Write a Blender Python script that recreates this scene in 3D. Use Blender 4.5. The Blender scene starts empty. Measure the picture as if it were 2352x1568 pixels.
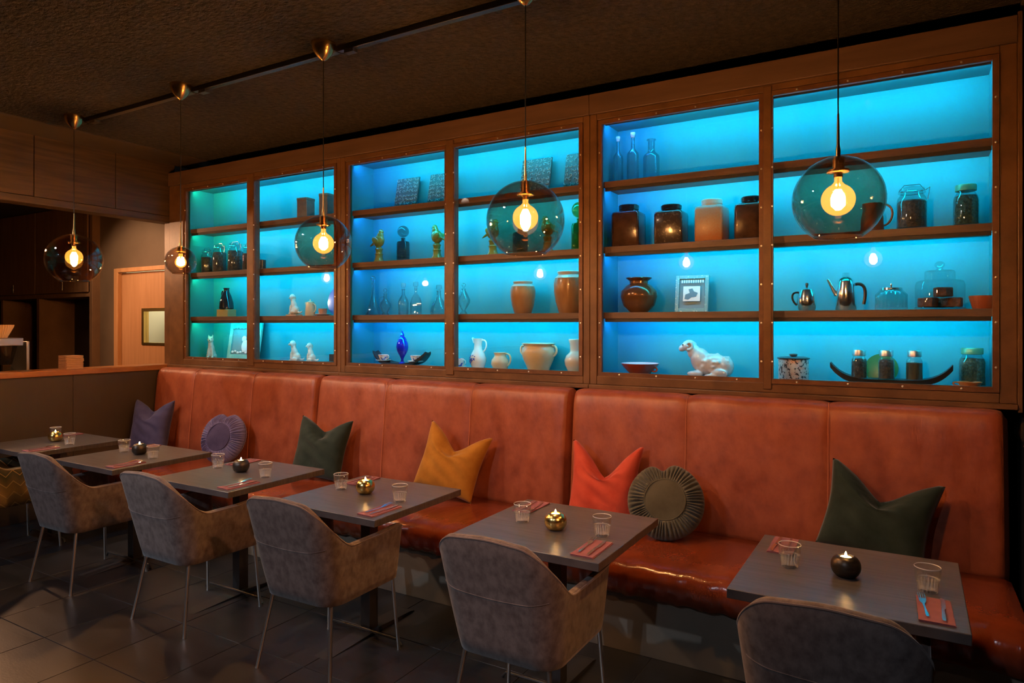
import bpy, math, random
from mathutils import Matrix, Vector
random.seed(7)
PI = math.pi
scene = bpy.context.scene
col = scene.collection

# ------------------------------------------------------------------ camera, world, large lights, exposure
cam_d = bpy.data.cameras.new('camera')
cam = bpy.data.objects.new('camera', cam_d)
col.objects.link(cam)
cam.location = (0, 0, 1.685)
cam.rotation_euler = (PI / 2, 0, math.radians(30.49))
cam_d.sensor_width = 36
cam_d.lens = 23.923
cam_d.shift_y = -37 / 2352
cam_d.clip_start = 0.02
scene.camera = cam

world = bpy.data.worlds.new('world')
scene.world = world
world.use_nodes = True
world.node_tree.nodes['Background'].inputs[0].default_value = (0.05, 0.06, 0.08, 1)
world.node_tree.nodes['Background'].inputs[1].default_value = 0.3

vs = scene.view_settings
vs.view_transform = 'Standard'
vs.look = 'None'
vs.gamma = 1
vs.use_curve_mapping = False
vs.exposure = 0.70
cy = scene.cycles
cy.max_bounces = 8
cy.diffuse_bounces = 3
cy.glossy_bounces = 4
cy.transmission_bounces = 8
cy.transparent_max_bounces = 16
cy.use_light_tree = False
cy.adaptive_threshold = 0.04
cy.sample_clamp_indirect = 6


def area_light(name, loc, target, size, energy, color, spread=180):
    l = bpy.data.lights.new(name, 'AREA')
    l.shape = 'RECTANGLE'
    l.size, l.size_y = size
    l.energy = energy
    l.color = color
    l.spread = math.radians(spread)
    o = bpy.data.objects.new(name, l)
    col.objects.link(o)
    o.location = loc
    o.rotation_euler = (Vector(target) - Vector(loc)).to_track_quat('-Z', 'Y').to_euler()
    return o


def spot_light(name, loc, target, energy, color, angle=70, blend=0.6, radius=0.05):
    l = bpy.data.lights.new(name, 'SPOT')
    l.energy = energy
    l.color = color
    l.spot_size = math.radians(angle)
    l.spot_blend = blend
    l.shadow_soft_size = radius
    o = bpy.data.objects.new(name, l)
    col.objects.link(o)
    o.location = loc
    o.rotation_euler = (Vector(target) - Vector(loc)).to_track_quat('-Z', 'Y').to_euler()
    return o


# unseen cool fill spots added behind the camera, standing in for daylight
for wx, we in ((-5.6, 135), (-3.2, 125), (-0.8, 50)):
    spot_light('front_fill_spot', (wx, -1.4, 3.2), (wx + 0.5, 2.2, 0.45), we, (0.76, 0.85, 1.0), 52, 0.9, 0.03)
# ceiling spots of the dining room, to the left of the bench parts they light
spot_light('ceiling_spot', (-6.35, 1.5, 3.25), (-4.7, 4.0, 0.42), 85, (1.0, 0.84, 0.74), 56)
spot_light('ceiling_spot', (-4.9, 1.3, 3.25), (-2.6, 4.0, 0.42), 85, (1.0, 0.74, 0.56), 58)
spot_light('ceiling_spot', (-2.9, 1.3, 3.25), (-0.4, 4.0, 0.42), 75, (1.0, 0.62, 0.40), 58)
# warm spot on the ceiling to the right of the camera
spot_light('ceiling_spot', (1.6, 0.4, 3.25), (-4.0, 2.1, 0.2), 150, (1.0, 0.38, 0.15), 58)
# lamp above the bar behind the half wall
spot_light('bar_spot', (-8.3, 3.0, 2.75), (-6.2, 3.9, 1.0), 70, (1.0, 0.50, 0.25), 100)
spot_light('bar_spot', (-7.35, 3.3, 3.0), (-7.35, 4.5, 1.7), 55, (1.0, 0.62, 0.34), 95)  # unseen downlight added to brighten the door
# kitchen light behind the swing door
area_light('kitchen_light', (-7.4, 5.6, 2.6), (-7.4, 5.6, 0), (0.8, 0.8), 22, (1.0, 0.93, 0.72))


# ------------------------------------------------------------------ materials
MATS = {}


def nodes_of(name):
    m = bpy.data.materials.new(name)
    m.use_nodes = True
    nt = m.node_tree
    return m, nt, nt.nodes, nt.links


def pm(name, c, rough=0.5, metal=0.0, c2=None, ns=6, st=(1, 1, 1), detail=5, ramp=(0.35, 0.65), bump=None, sheen=0,
       spec=None, coat=0, emis=None, trans=0, rough2=None, sheen_tint=None):
    """principled material with noise colour variation; bump = (scale, strength, stretch[, distance])"""
    if name in MATS:
        return MATS[name]
    m, nt, n, l = nodes_of(name)
    b = n['Principled BSDF']
    b.inputs['Base Color'].default_value = (*c, 1)
    b.inputs['Roughness'].default_value = rough
    b.inputs['Metallic'].default_value = metal
    if spec is not None:
        b.inputs['Specular IOR Level'].default_value = spec
    if sheen:
        b.inputs['Sheen Weight'].default_value = sheen
        b.inputs['Sheen Roughness'].default_value = 0.4
        if sheen_tint:
            b.inputs['Sheen Tint'].default_value = (*sheen_tint, 1)
    if coat:
        b.inputs['Coat Weight'].default_value = coat
        b.inputs['Coat Roughness'].default_value = 0.08
    if trans:
        b.inputs['Transmission Weight'].default_value = trans
    if emis:
        b.inputs['Emission Color'].default_value = (*emis[0], 1)
        b.inputs['Emission Strength'].default_value = emis[1]
    tc = n.new('ShaderNodeTexCoord')

    def noise(scale, stretch, det):
        mp = n.new('ShaderNodeMapping')
        mp.inputs['Scale'].default_value = stretch
        l.new(tc.outputs['Object'], mp.inputs['Vector'])
        t = n.new('ShaderNodeTexNoise')
        t.inputs['Scale'].default_value = scale
        t.inputs['Detail'].default_value = det
        t.inputs['Roughness'].default_value = 0.6
        l.new(mp.outputs['Vector'], t.inputs['Vector'])
        return t
    if c2 is not None:
        t = noise(ns, st, detail)
        r = n.new('ShaderNodeValToRGB')
        r.color_ramp.elements[0].position = ramp[0]
        r.color_ramp.elements[0].color = (*c, 1)
        r.color_ramp.elements[1].position = ramp[1]
        r.color_ramp.elements[1].color = (*c2, 1)
        l.new(t.outputs['Fac'], r.inputs['Fac'])
        l.new(r.outputs['Color'], b.inputs['Base Color'])
        if rough2 is not None:
            mr = n.new('ShaderNodeMapRange')
            mr.inputs['To Min'].default_value = rough
            mr.inputs['To Max'].default_value = rough2
            l.new(t.outputs['Fac'], mr.inputs['Value'])
            l.new(mr.outputs['Result'], b.inputs['Roughness'])
    if bump:
        t = noise(bump[0], bump[2], 4)
        bp = n.new('ShaderNodeBump')
        bp.inputs['Strength'].default_value = bump[1]
        bp.inputs['Distance'].default_value = bump[3] if len(bump) > 3 else 0.01
        l.new(t.outputs['Fac'], bp.inputs['Height'])
        l.new(bp.outputs['Normal'], b.inputs['Normal'])
    MATS[name] = m
    return m


def thin_glass(name, tint=(1, 1, 1), ior=1.45, glow=None, glint=0, rough=0.0, refr=0):
    """clear sheet: straight transmission plus dielectric reflection"""
    if name in MATS:
        return MATS[name]
    m, nt, n, l = nodes_of(name)
    n.remove(n['Principled BSDF'])
    out = n['Material Output']
    tr = n.new('ShaderNodeBsdfTransparent')
    tr.inputs['Color'].default_value = (*tint, 1)
    gl = n.new('ShaderNodeBsdfGlossy')
    gl.inputs['Roughness'].default_value = rough
    geo = n.new('ShaderNodeNewGeometry')
    mi = n.new('ShaderNodeMix')
    mi.inputs[2].default_value = ior
    mi.inputs[3].default_value = 1 / ior
    l.new(geo.outputs['Backfacing'], mi.inputs[0])
    fr = n.new('ShaderNodeFresnel')
    l.new(mi.outputs[0], fr.inputs['IOR'])
    mx = n.new('ShaderNodeMixShader')
    l.new(fr.outputs[0], mx.inputs[0])
    l.new(tr.outputs[0], mx.inputs[1])
    l.new(gl.outputs[0], mx.inputs[2])
    last = mx
    if refr:
        rg = n.new('ShaderNodeBsdfGlass')
        rg.inputs['IOR'].default_value = 1.45
        rg.inputs['Roughness'].default_value = 0.0
        m3 = n.new('ShaderNodeMixShader')
        m3.inputs[0].default_value = refr
        l.new(mx.outputs[0], m3.inputs[1])
        l.new(rg.outputs[0], m3.inputs[2])
        last = m3
    if glint:
        df = n.new('ShaderNodeBsdfDiffuse')
        df.inputs['Color'].default_value = (1, 1, 1, 1)
        m2 = n.new('ShaderNodeMixShader')
        m2.inputs[0].default_value = glint
        l.new(mx.outputs[0], m2.inputs[1])
        l.new(df.outputs[0], m2.inputs[2])
        last = m2
    if glow:
        em = n.new('ShaderNodeEmission')
        em.inputs['Color'].default_value = (*glow[0], 1)
        em.inputs['Strength'].default_value = glow[1]
        ad = n.new('ShaderNodeAddShader')
        l.new(mx.outputs[0], ad.inputs[0])
        l.new(em.outputs[0], ad.inputs[1])
        last = ad
    l.new(last.outputs[0], out.inputs['Surface'])
    MATS[name] = m
    return m


def emit(name, c, s):
    if name in MATS:
        return MATS[name]
    m, nt, n, l = nodes_of(name)
    n.remove(n['Principled BSDF'])
    e = n.new('ShaderNodeEmission')
    e.inputs['Color'].default_value = (*c, 1)
    e.inputs['Strength'].default_value = s
    l.new(e.outputs[0], n['Material Output'].inputs['Surface'])
    MATS[name] = m
    return m


def zigzag_mat():
    m, nt, n, l = nodes_of('zigzag_fabric')
    b = n['Principled BSDF']
    b.inputs['Roughness'].default_value = 0.8
    tc = n.new('ShaderNodeTexCoord')
    sx = n.new('ShaderNodeSeparateXYZ')
    l.new(tc.outputs['Object'], sx.inputs[0])

    def mth(op, a, c=None):
        k = n.new('ShaderNodeMath')
        k.operation = op
        for i, v in enumerate((a, c)):
            if v is None:
                continue
            if isinstance(v, (int, float)):
                k.inputs[i].default_value = v
            else:
                l.new(v, k.inputs[i])
        return k.outputs[0]
    s = mth('ADD', sx.outputs['X'], sx.outputs['Y'])
    pp = mth('PINGPONG', s, 0.045)
    z = mth('ADD', sx.outputs['Z'], pp)
    w = mth('PINGPONG', z, 0.04)
    line = mth('LESS_THAN', w, 0.004)
    band = mth('PINGPONG', z, 0.16)
    r = n.new('ShaderNodeValToRGB')
    r.color_ramp.elements[0].color = (0.035, 0.045, 0.03, 1)
    r.color_ramp.elements[1].color = (0.23, 0.15, 0.05, 1)
    k = mth('MULTIPLY', band, 6.0)
    l.new(k, r.inputs['Fac'])
    mx = n.new('ShaderNodeMix')
    mx.data_type = 'RGBA'
    l.new(line, mx.inputs[0])
    l.new(r.outputs['Color'], mx.inputs[6])
    mx.inputs[7].default_value = (0.33, 0.24, 0.09, 1)
    l.new(mx.outputs[2], b.inputs['Base Color'])
    return m


LEATHER = pm('cognac_leather', (0.185, 0.038, 0.015), 0.36, c2=(0.31, 0.080, 0.032), ns=9, st=(1, 1, 0.8), detail=10,
             ramp=(0.3, 0.7), bump=(2.6, 0.5, (2.2, 1.0, 1.0), 0.02), rough2=0.5)
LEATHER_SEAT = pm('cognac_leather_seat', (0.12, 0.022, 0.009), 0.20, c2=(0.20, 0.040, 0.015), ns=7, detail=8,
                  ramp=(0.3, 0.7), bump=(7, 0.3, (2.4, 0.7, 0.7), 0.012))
VELVET = pm('taupe_velvet', (0.092, 0.072, 0.068), 0.85, c2=(0.185, 0.150, 0.142), ns=30, st=(1, 1, 0.7), detail=8,
            ramp=(0.30, 0.62), sheen=0.2, spec=0.2, bump=(220, 0.12, (1, 1, 1), 0.002))
VELVET_PIPE = pm('taupe_piping', (0.16, 0.12, 0.11), 0.75, sheen=0.5, spec=0.2)
ZIGZAG = zigzag_mat()
CHROME = pm('chrome', (0.85, 0.83, 0.80), 0.16, 1)
CHROME_LEG = pm('chrome_leg', (0.9, 0.88, 0.85), 0.28, 1)
STEEL_DK = pm('dark_steel', (0.10, 0.10, 0.105), 0.42, 0.8)
TABLE = pm('dark_table_wood', (0.042, 0.039, 0.043), 0.31, c2=(0.088, 0.080, 0.084), ns=5, st=(1.0, 14, 1), detail=6, spec=0.6)
TABLE_EDGE = pm('table_edge_band', (0.05, 0.04, 0.038), 0.4, c2=(0.08, 0.062, 0.056), ns=5, st=(1, 1, 20))
SLATE = pm('slate_tile', (0.010, 0.011, 0.014), 0.28, c2=(0.024, 0.024, 0.027), ns=3.0, st=(1, 3.5, 1), detail=8,
           rough2=0.45, bump=(30, 0.12, (1, 3, 1), 0.003), spec=0.6)
GROUT = pm('grout', (0.075, 0.06, 0.05), 0.8, c2=(0.03, 0.026, 0.024), ns=3)
CEIL = pm('sprayed_ceiling', (0.016, 0.011, 0.009), 0.95, c2=(0.050, 0.032, 0.025), ns=24, detail=8, ramp=(0.38, 0.72),
          bump=(26, 1.0, (1.0, 1.7, 1), 0.07))
BLACKWALL = pm('black_wall_paint', (0.018, 0.013, 0.011), 0.8)
BROWNWALL = pm('brown_wall_paint', (0.13, 0.085, 0.055), 0.75, c2=(0.11, 0.07, 0.045), ns=2)
DARKPANEL = pm('dark_brown_panel', (0.040, 0.027, 0.018), 0.55, c2=(0.055, 0.038, 0.026), ns=2.5, st=(1, 1, 0.3))
FRAMEWOOD = pm('rusty_brown_frame', (0.075, 0.036, 0.016), 0.42, c2=(0.165, 0.083, 0.038), ns=9, st=(0.6, 1, 0.6), detail=8,
               ramp=(0.3, 0.72), bump=(40, 0.1, (1, 1, 1), 0.003))
HEADER = pm('brown_header_beam', (0.085, 0.048, 0.034), 0.5, c2=(0.12, 0.068, 0.047), ns=4, st=(0.5, 1, 4))
SHELFWOOD = pm('shelf_walnut', (0.10, 0.052, 0.034), 0.5, c2=(0.16, 0.085, 0.055), ns=6, st=(0.4, 1, 4))
LEDTINT = pm('led_tinted_cabinet_paint', (0.008, 0.25, 0.31), 0.6)  # cyan LED light colour put into the paint, keeps warm red out
SCREW = pm('steel_screw', (0.9, 0.88, 0.82), 0.4, 1)
PANE = thin_glass('window_pane_glass', (0.97, 0.985, 0.985), 1.5)
SMOKED = thin_glass('smoked_globe_glass', (0.86, 0.775, 0.69), 1.7)
BULBGLASS = thin_glass('amber_bulb_glass', (1.0, 0.86, 0.6), 1.45, glow=((1.0, 0.40, 0.07), 0.85))
BULBGLASS.cycles.emission_sampling = 'NONE'
FILAMENT = emit('glowing_filament', (1.0, 0.57, 0.25), 1100)
FLAME = emit('candle_flame', (1.0, 0.52, 0.16), 260)
BRASS = pm('brushed_brass', (0.62, 0.42, 0.17), 0.25, 1)
BRASS_H = pm('hammered_brass', (0.70, 0.50, 0.17), 0.22, 1, bump=(60, 0.2, (1, 1, 1), 0.004))
BLACKIRON = pm('blackened_iron', (0.035, 0.030, 0.027), 0.38, 0.7, c2=(0.07, 0.055, 0.045), ns=20, st=(1, 1, 5))
WAX = pm('glowing_candle_wax', (0.85, 0.75, 0.55), 0.5, emis=((1.0, 0.62, 0.28), 3.0))  # emission paints the flame's light into the wax
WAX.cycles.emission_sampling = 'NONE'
GLASS = pm('clear_glass', (1, 1, 1), 0.0, trans=1)
GLASS.node_tree.nodes['Principled BSDF'].inputs['IOR'].default_value = 1.45
TUMBGLASS = thin_glass('tumbler_glass', (0.97, 0.97, 0.97), 2.0, refr=0.22, glint=0.05)
def rib_glints(m):  # white diffuse on ribs, ring, rim and base paints in glints
    nt_ = m.node_tree
    n, l = nt_.nodes, nt_.links
    tc = n.new('ShaderNodeTexCoord')
    sx = n.new('ShaderNodeSeparateXYZ')
    l.new(tc.outputs['Object'], sx.inputs[0])

    def mth(op, *a):
        k = n.new('ShaderNodeMath')
        k.operation = op
        for i, v in enumerate(a):
            if isinstance(v, (int, float)):
                k.inputs[i].default_value = v
            else:
                l.new(v, k.inputs[i])
        return k.outputs[0]
    z = sx.outputs['Z']
    ang = mth('ARCTAN2', sx.outputs['Y'], sx.outputs['X'])
    rib = mth('GREATER_THAN', mth('SINE', mth('MULTIPLY', ang, 18)), 0.35)
    low = mth('MULTIPLY', mth('GREATER_THAN', z, 0.006), mth('LESS_THAN', z, 0.040))
    ribs = mth('MULTIPLY', mth('MULTIPLY', rib, low), 0.20)
    ring = mth('MULTIPLY', mth('MULTIPLY', mth('GREATER_THAN', z, 0.0435), mth('LESS_THAN', z, 0.0475)), 0.16)
    rim = mth('MULTIPLY', mth('GREATER_THAN', z, 0.0868), 0.40)
    base = mth('MULTIPLY', mth('LESS_THAN', z, 0.006), 0.22)
    tot = mth('ADD', mth('ADD', mth('ADD', ribs, ring), mth('ADD', rim, base)), 0.015)
    for k in n:
        if k.type == 'MIX_SHADER' and k.inputs[2].is_linked and k.inputs[2].links[0].from_node.type == 'BSDF_DIFFUSE':
            l.new(tot, k.inputs[0])


rib_glints(TUMBGLASS)
JAR = thin_glass('jar_glass', (0.90, 0.96, 0.96), 1.8)
NAPKIN = pm('pink_paper_napkin', (0.23, 0.075, 0.095), 0.8, c2=(0.19, 0.06, 0.078), ns=20)
CUTLERY = pm('polished_cutlery', (0.78, 0.76, 0.74), 0.14, 1)
DECANT = thin_glass('decanter_glass', (0.93, 0.97, 0.98), 1.9, refr=0.35)
LED = emit('led_cyan', (0.0, 0.68, 1.0), 61)
LED_G = emit('led_green', (0.02, 0.75, 0.36), 55)
LED_B = emit('led_blue', (0.02, 0.30, 1.0), 58)
ALU = pm('black_led_channel', (0.03, 0.022, 0.018), 0.6)
METAL_LID = pm('metal_lid', (0.6, 0.6, 0.6), 0.35, 1)
CABLE = pm('black_cable', (0.012, 0.011, 0.010), 0.6)


# ------------------------------------------------------------------ geometry helpers
class G:
    def __init__(s):
        s.v = []
        s.f = []

    def add(s, v, f):
        k = len(s.v)
        s.v += [tuple(p) for p in v]
        s.f += [tuple(i + k for i in q) for q in f]
        return s

    def box(s, a, b):
        x0, y0, z0 = a
        x1, y1, z1 = b
        return s.add([(x0, y0, z0), (x1, y0, z0), (x1, y1, z0), (x0, y1, z0), (x0, y0, z1), (x1, y0, z1), (x1, y1, z1), (x0, y1, z1)],
                     [(0, 3, 2, 1), (4, 5, 6, 7), (0, 1, 5, 4), (1, 2, 6, 5), (2, 3, 7, 6), (3, 0, 4, 7)])

    def lathe(s, prof, seg=24, o=(0, 0, 0), mod=None, sx=1, sy=1):
        v, f, rows = [], [], []
        for r, z in prof:
            if r < 1e-6:
                rows.append([len(v)])
                v.append((o[0], o[1], o[2] + z))
            else:
                row = []
                for i in range(seg):
                    a = 2 * PI * i / seg
                    rr = r * (mod(a, r, z) if mod else 1)
                    row.append(len(v))
                    v.append((o[0] + rr * math.cos(a) * sx, o[1] + rr * math.sin(a) * sy, o[2] + z))
                rows.append(row)
        for A, B in zip(rows, rows[1:]):
            if len(A) == 1 and len(B) == 1:
                continue
            for i in range(seg):
                j = (i + 1) % seg
                if len(A) == 1:
                    f.append((A[0], B[j], B[i]))
                elif len(B) == 1:
                    f.append((A[i], A[j], B[0]))
                else:
                    f.append((A[i], A[j], B[j], B[i]))
        return s.add(v, f)

    def tube(s, pts, r, seg=8, cap=True, flat=1.0):
        P = [Vector(p) for p in pts]
        n = len(P)
        R = r if isinstance(r, (list, tuple)) else [r] * n
        v, f = [], []
        t0 = (P[1] - P[0]).normalized()
        ref = Vector((0, 0, 1)) if abs(t0.z) < 0.9 else Vector((1, 0, 0))
        for i in range(n):
            t = (P[min(i + 1, n - 1)] - P[max(i - 1, 0)]).normalized()
            a = t.cross(ref)
            if a.length < 1e-5:
                a = Vector((1, 0, 0))
            a.normalize()
            b = a.cross(t).normalized()
            ref = b
            for k in range(seg):
                w = 2 * PI * k / seg
                v.append(P[i] + a * (R[i] * math.cos(w)) + b * (R[i] * flat * math.sin(w)))
        for i in range(n - 1):
            for k in range(seg):
                j = (k + 1) % seg
                f.append((i * seg + k, i * seg + j, (i + 1) * seg + j, (i + 1) * seg + k))
        if cap:
            f.append(tuple(range(seg))[::-1])
            f.append(tuple((n - 1) * seg + k for k in range(seg)))
        return s.add(v, f)

    def prism(s, poly, a, b, plane='xz'):
        """polygon extruded from a to b along the missing axis"""
        def mk(p, c):
            return {'xz': (p[0], c, p[1]), 'xy': (p[0], p[1], c), 'yz': (c, p[0], p[1])}[plane]
        n = len(poly)
        v = [mk(p, a) for p in poly] + [mk(p, b) for p in poly]
        f = [tuple(range(n)), tuple(range(2 * n - 1, n - 1, -1))]
        f += [(i, n + i, n + (i + 1) % n, (i + 1) % n) for i in range(n)]
        return s.add(v, f)

    def ell(s, c, r, seg=16, rings=10, rot=None):
        v, f = [], []
        for i in range(rings + 1):
            p = PI * i / rings
            for k in range(seg):
                a = 2 * PI * k / seg
                q = Vector((r[0] * math.sin(p) * math.cos(a), r[1] * math.sin(p) * math.sin(a), r[2] * math.cos(p)))
                if rot:
                    q = rot @ q
                v.append(q + Vector(c))
        for i in range(rings):
            for k in range(seg):
                j = (k + 1) % seg
                f.append((i * seg + k, (i + 1) * seg + k, (i + 1) * seg + j, i * seg + j))
        return s.add(v, f)

    def grid(s, fn, nu, nv, cu=False, cv=False):
        v = [fn(i / (nu if cu else nu - 1), j / (nv if cv else nv - 1)) for i in range(nu) for j in range(nv)]
        f = []
        for i in range(nu if cu else nu - 1):
            for j in range(nv if cv else nv - 1):
                a, b = (i + 1) % nu, (j + 1) % nv
                f.append((i * nv + j, a * nv + j, a * nv + b, i * nv + b))
        return s.add(v, f)

    def xf(s, M):
        s.v = [tuple(M @ Vector(p)) for p in s.v]
        return s

    def build(s, name, mat, parent=None, smooth=40, bevel=0, remesh=0, subsurf=0, loc=None, label=None, fix=True):
        me = bpy.data.meshes.new(name)
        me.from_pydata(s.v, [], s.f)
        if fix:
            import bmesh
            bm = bmesh.new()
            bm.from_mesh(me)
            bmesh.ops.remove_doubles(bm, verts=bm.verts, dist=1e-6)
            bmesh.ops.recalc_face_normals(bm, faces=bm.faces)
            bm.to_mesh(me)
            bm.free()
        me.materials.append(mat)
        if smooth:
            me.shade_smooth()
            if not (remesh or subsurf):
                me.set_sharp_from_angle(angle=math.radians(smooth))
        o = bpy.data.objects.new(name, me)
        col.objects.link(o)
        if remesh:
            md = o.modifiers.new('remesh', 'REMESH')
            md.mode = 'VOXEL'
            md.voxel_size = remesh
            md.use_smooth_shade = True
            sm = o.modifiers.new('smooth', 'SMOOTH')
            sm.iterations = 4
            sm.factor = 0.5
        if bevel:
            md = o.modifiers.new('bevel', 'BEVEL')
            md.width = bevel
            md.segments = 2
            md.limit_method = 'ANGLE'
        if subsurf:
            md = o.modifiers.new('subsurf', 'SUBSURF')
            md.levels = md.render_levels = subsurf
        if parent:
            o.parent = parent
        if loc:
            o.location = loc
        if label:
            o['label'] = label
        return o


def box(name, a, b, mat, parent=None, bevel=0.003, label=None):
    return G().box(a, b).build(name, mat, parent, bevel=bevel, label=label)


def thing(name, label, cat, loc=(0, 0, 0), rz=0, group=None):
    o = bpy.data.objects.new(name, None)
    o.empty_display_size = 0.05
    col.objects.link(o)
    o.location = loc
    o.rotation_euler = (0, 0, rz)
    o['label'] = label
    o['category'] = cat
    if group:
        o['group'] = group
    return o


def tag(o, label, cat, group=None):
    o['label'] = label
    o['category'] = cat
    if group:
        o['group'] = group
    return o


def struct(o, label=None, cat=None):
    o['kind'] = 'structure'
    if label:
        o['label'] = label
        o['category'] = cat or 'wall'
    return o


def sempty(name, label, cat, loc=(0, 0, 0)):
    return struct(thing(name, label, cat, loc))


def dup(root, loc, rz=None, label=None):
    r = root.copy()
    col.objects.link(r)
    r.location = loc
    if rz is not None:
        r.rotation_euler = (0, 0, rz)
    if label:
        r['label'] = label
    for ch in list(root.children):
        c = ch.copy()
        col.objects.link(c)
        c.parent = r
        for g in list(ch.children):
            d = g.copy()
            col.objects.link(d)
            d.parent = c
    return r


def sstep(a, b, x):
    t = max(0.0, min(1.0, (x - a) / (b - a)))
    return t * t * (3 - 2 * t)


# ------------------------------------------------------------------ room shell
fl = sempty('floor', 'dark slate tiled floor with thin pale joints', 'floor')
box('grout_bed', (-11, -4.2, -0.06), (3.2, 6.4, -0.003), GROUT, fl, 0)
TX, TY = 0.4835, 0.4865
tile_me = None
for i in range(-8, 11):
    for j in range(-6, 3):
        x, y = -3.557 + TX * (i + 0.5), 2.372 + TY * (j + 0.5)
        if tile_me is None:
            t = G().box((-TX / 2 + .0022, -TY / 2 + .0022, -0.012), (TX / 2 - .0022, TY / 2 - .0022, 0)).build('tile', SLATE, fl, bevel=0.0015)
            tile_me = t
        else:
            t = tile_me.copy()
            col.objects.link(t)
        t.location = (x, y, 0)
# shade and grain differ from tile to tile: material reads world-ish coordinates per object
nt = SLATE.node_tree
oi = nt.nodes.new('ShaderNodeObjectInfo')
for mp in [k for k in nt.nodes if k.type == 'MAPPING']:
    src = mp.inputs['Vector'].links[0].from_socket
    va = nt.nodes.new('ShaderNodeVectorMath')
    va.operation = 'MULTIPLY_ADD'
    nt.links.new(oi.outputs['Random'], va.inputs[0])
    va.inputs[1].default_value = (17, 23, 11)
    nt.links.new(src, va.inputs[2])
    nt.links.new(va.outputs[0], mp.inputs['Vector'])

struct(box('ceiling', (-6.1, -4.2, 3.34), (3.2, 4.6, 3.42), CEIL, bevel=0), 'dark brown rough sprayed ceiling', 'ceiling')
struct(box('trim_1', (-6.56, -4.2, 3.33), (-6.1, 4.6, 3.42), DARKPANEL, bevel=0), 'smooth dark strip where ceiling meets wooden bulkhead', 'trim')
struct(box('wall_back', (-6.5, 4.64, 0), (3.2, 4.76, 3.42), BLACKWALL, bevel=0), 'black wall behind the display cabinets', 'wall')
struct(box('wall_front', (-11, -4.32, 0), (3.2, -4.2, 3.42), DARKPANEL, bevel=0), 'dark wall behind the viewer', 'wall')
wr = sempty('wall_right', 'dark brown panelled wall right of the display cabinets', 'wall')
box('wall_core', (3.2, -4.3, 0), (3.3, 4.76, 3.42), DARKPANEL, wr, 0)
for k, (a, b) in enumerate(((0.475, 0.56), (0.565, 0.80), (0.805, 1.2), (1.205, 1.8), (1.805, 3.2))):
    box('panel', (a, 4.30 + 0.02 * (k % 2), 0), (b, 4.64, 3.34), DARKPANEL, wr, 0.004)
struct(box('wall_left', (-11.1, -4.3, 0), (-11, 6.5, 3.42), DARKPANEL, bevel=0), 'dark far wall beyond the bar', 'wall')

# bulkhead of horizontal wooden boards over the bar opening
bh = sempty('wall_bulkhead', 'dark wooden bulkhead of wide panels hanging above the bar', 'wall')
BULK = pm('bulkhead_wood', (0.032, 0.018, 0.009), 0.5, c2=(0.068, 0.038, 0.019), ns=4, st=(1, 0.5, 9), detail=6)
for a, b in ((4.28, 3.68), (3.675, 2.98), (2.975, 2.2), (2.195, 1.4), (1.395, 0.5), (0.495, -4.2)):
    box('panel', (-6.60, b, 2.80), (-6.555, a, 3.335), BULK, bh, 0.003)
box('bottom_board', (-6.72, -4.2, 2.735), (-6.545, 4.28, 2.797), BULK, bh, 0.003)
box('inner_board', (-6.80, -4.2, 2.80), (-6.72, 4.28, 3.335), BULK, bh, 0)

# half wall along the end of the bench with a wooden ledge
hw = sempty('wall_partition', 'dark half wall at the end of the bench with wooden ledge', 'wall')
box('core', (-6.72, -4.2, 0), (-6.575, 4.25, 1.235), DARKPANEL, hw, 0)
for a, b in ((4.25, 3.3), (3.297, 2.3), (2.297, 1.3), (1.297, -4.2)):
    box('panel', (-6.575, b, 0.0), (-6.56, a, 1.235), DARKPANEL, hw, 0.002)
LEDGE = pm('orange_oak_ledge', (0.36, 0.15, 0.05), 0.35, c2=(0.25, 0.09, 0.028), ns=5, st=(6, 0.6, 6))
box('ledge', (-6.80, -4.2, 1.236), (-6.545, 4.25, 1.288), LEDGE, hw, 0.006)

# bar side: wall with door, ceiling
wb = sempty('wall_bar', 'brown wall with a door behind the bar', 'wall')
box('wall_side', (-8.20, 4.42, 0), (-7.875, 4.54, 3.42), BROWNWALL, wb, 0)
box('wall_over_door', (-7.875, 4.42, 2.33), (-6.86, 4.54, 3.42), BROWNWALL, wb, 0)
box('wall_corner', (-6.86, 4.42, 0), (-6.50, 4.54, 3.42), BROWNWALL, wb, 0)
struct(box('trim_2', (-6.66, 4.235, 1.29), (-6.545, 4.42, 2.735), FRAMEWOOD, bevel=0.003), 'brown post beside the leftmost display cabinet', 'trim')
struct(box('wall_bar_ceiling', (-11, -4.2, 3.10), (-6.80, 4.42, 3.2), BLACKWALL, bevel=0), 'black ceiling above the bar', 'ceiling')
dr = sempty('door_1', 'pale wooden door with a small window behind the bar', 'door')
DOORW = pm('pale_beech', (0.46, 0.24, 0.12), 0.5, c2=(0.40, 0.20, 0.095), ns=4, st=(8, 1, 0.5))
DFRAME = pm('beech_frame', (0.50, 0.26, 0.12), 0.45, c2=(0.43, 0.21, 0.09), ns=4, st=(5, 1, 0.5))
g = G()
g.box((-7.79, 4.44, 0.01), (-7.37, 4.485, 2.28))
g.box((-6.93, 4.44, 0.01), (-6.90, 4.485, 2.28))
g.box((-7.37, 4.44, 1.855), (-6.93, 4.485, 2.28))
g.box((-7.37, 4.44, 0.01), (-6.93, 4.485, 1.49))
leaf = g.build('leaf', DOORW, dr, smooth=0)
g = G()
for a, b in (((-7.39, 4.43, 1.47), (-7.35, 4.49, 1.875)), ((-6.945, 4.43, 1.47), (-6.915, 4.49, 1.875)),
             ((-7.35, 4.43, 1.84), (-6.945, 4.49, 1.875)), ((-7.35, 4.43, 1.47), (-6.945, 4.49, 1.495))):
    g.box(a, b)
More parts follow.
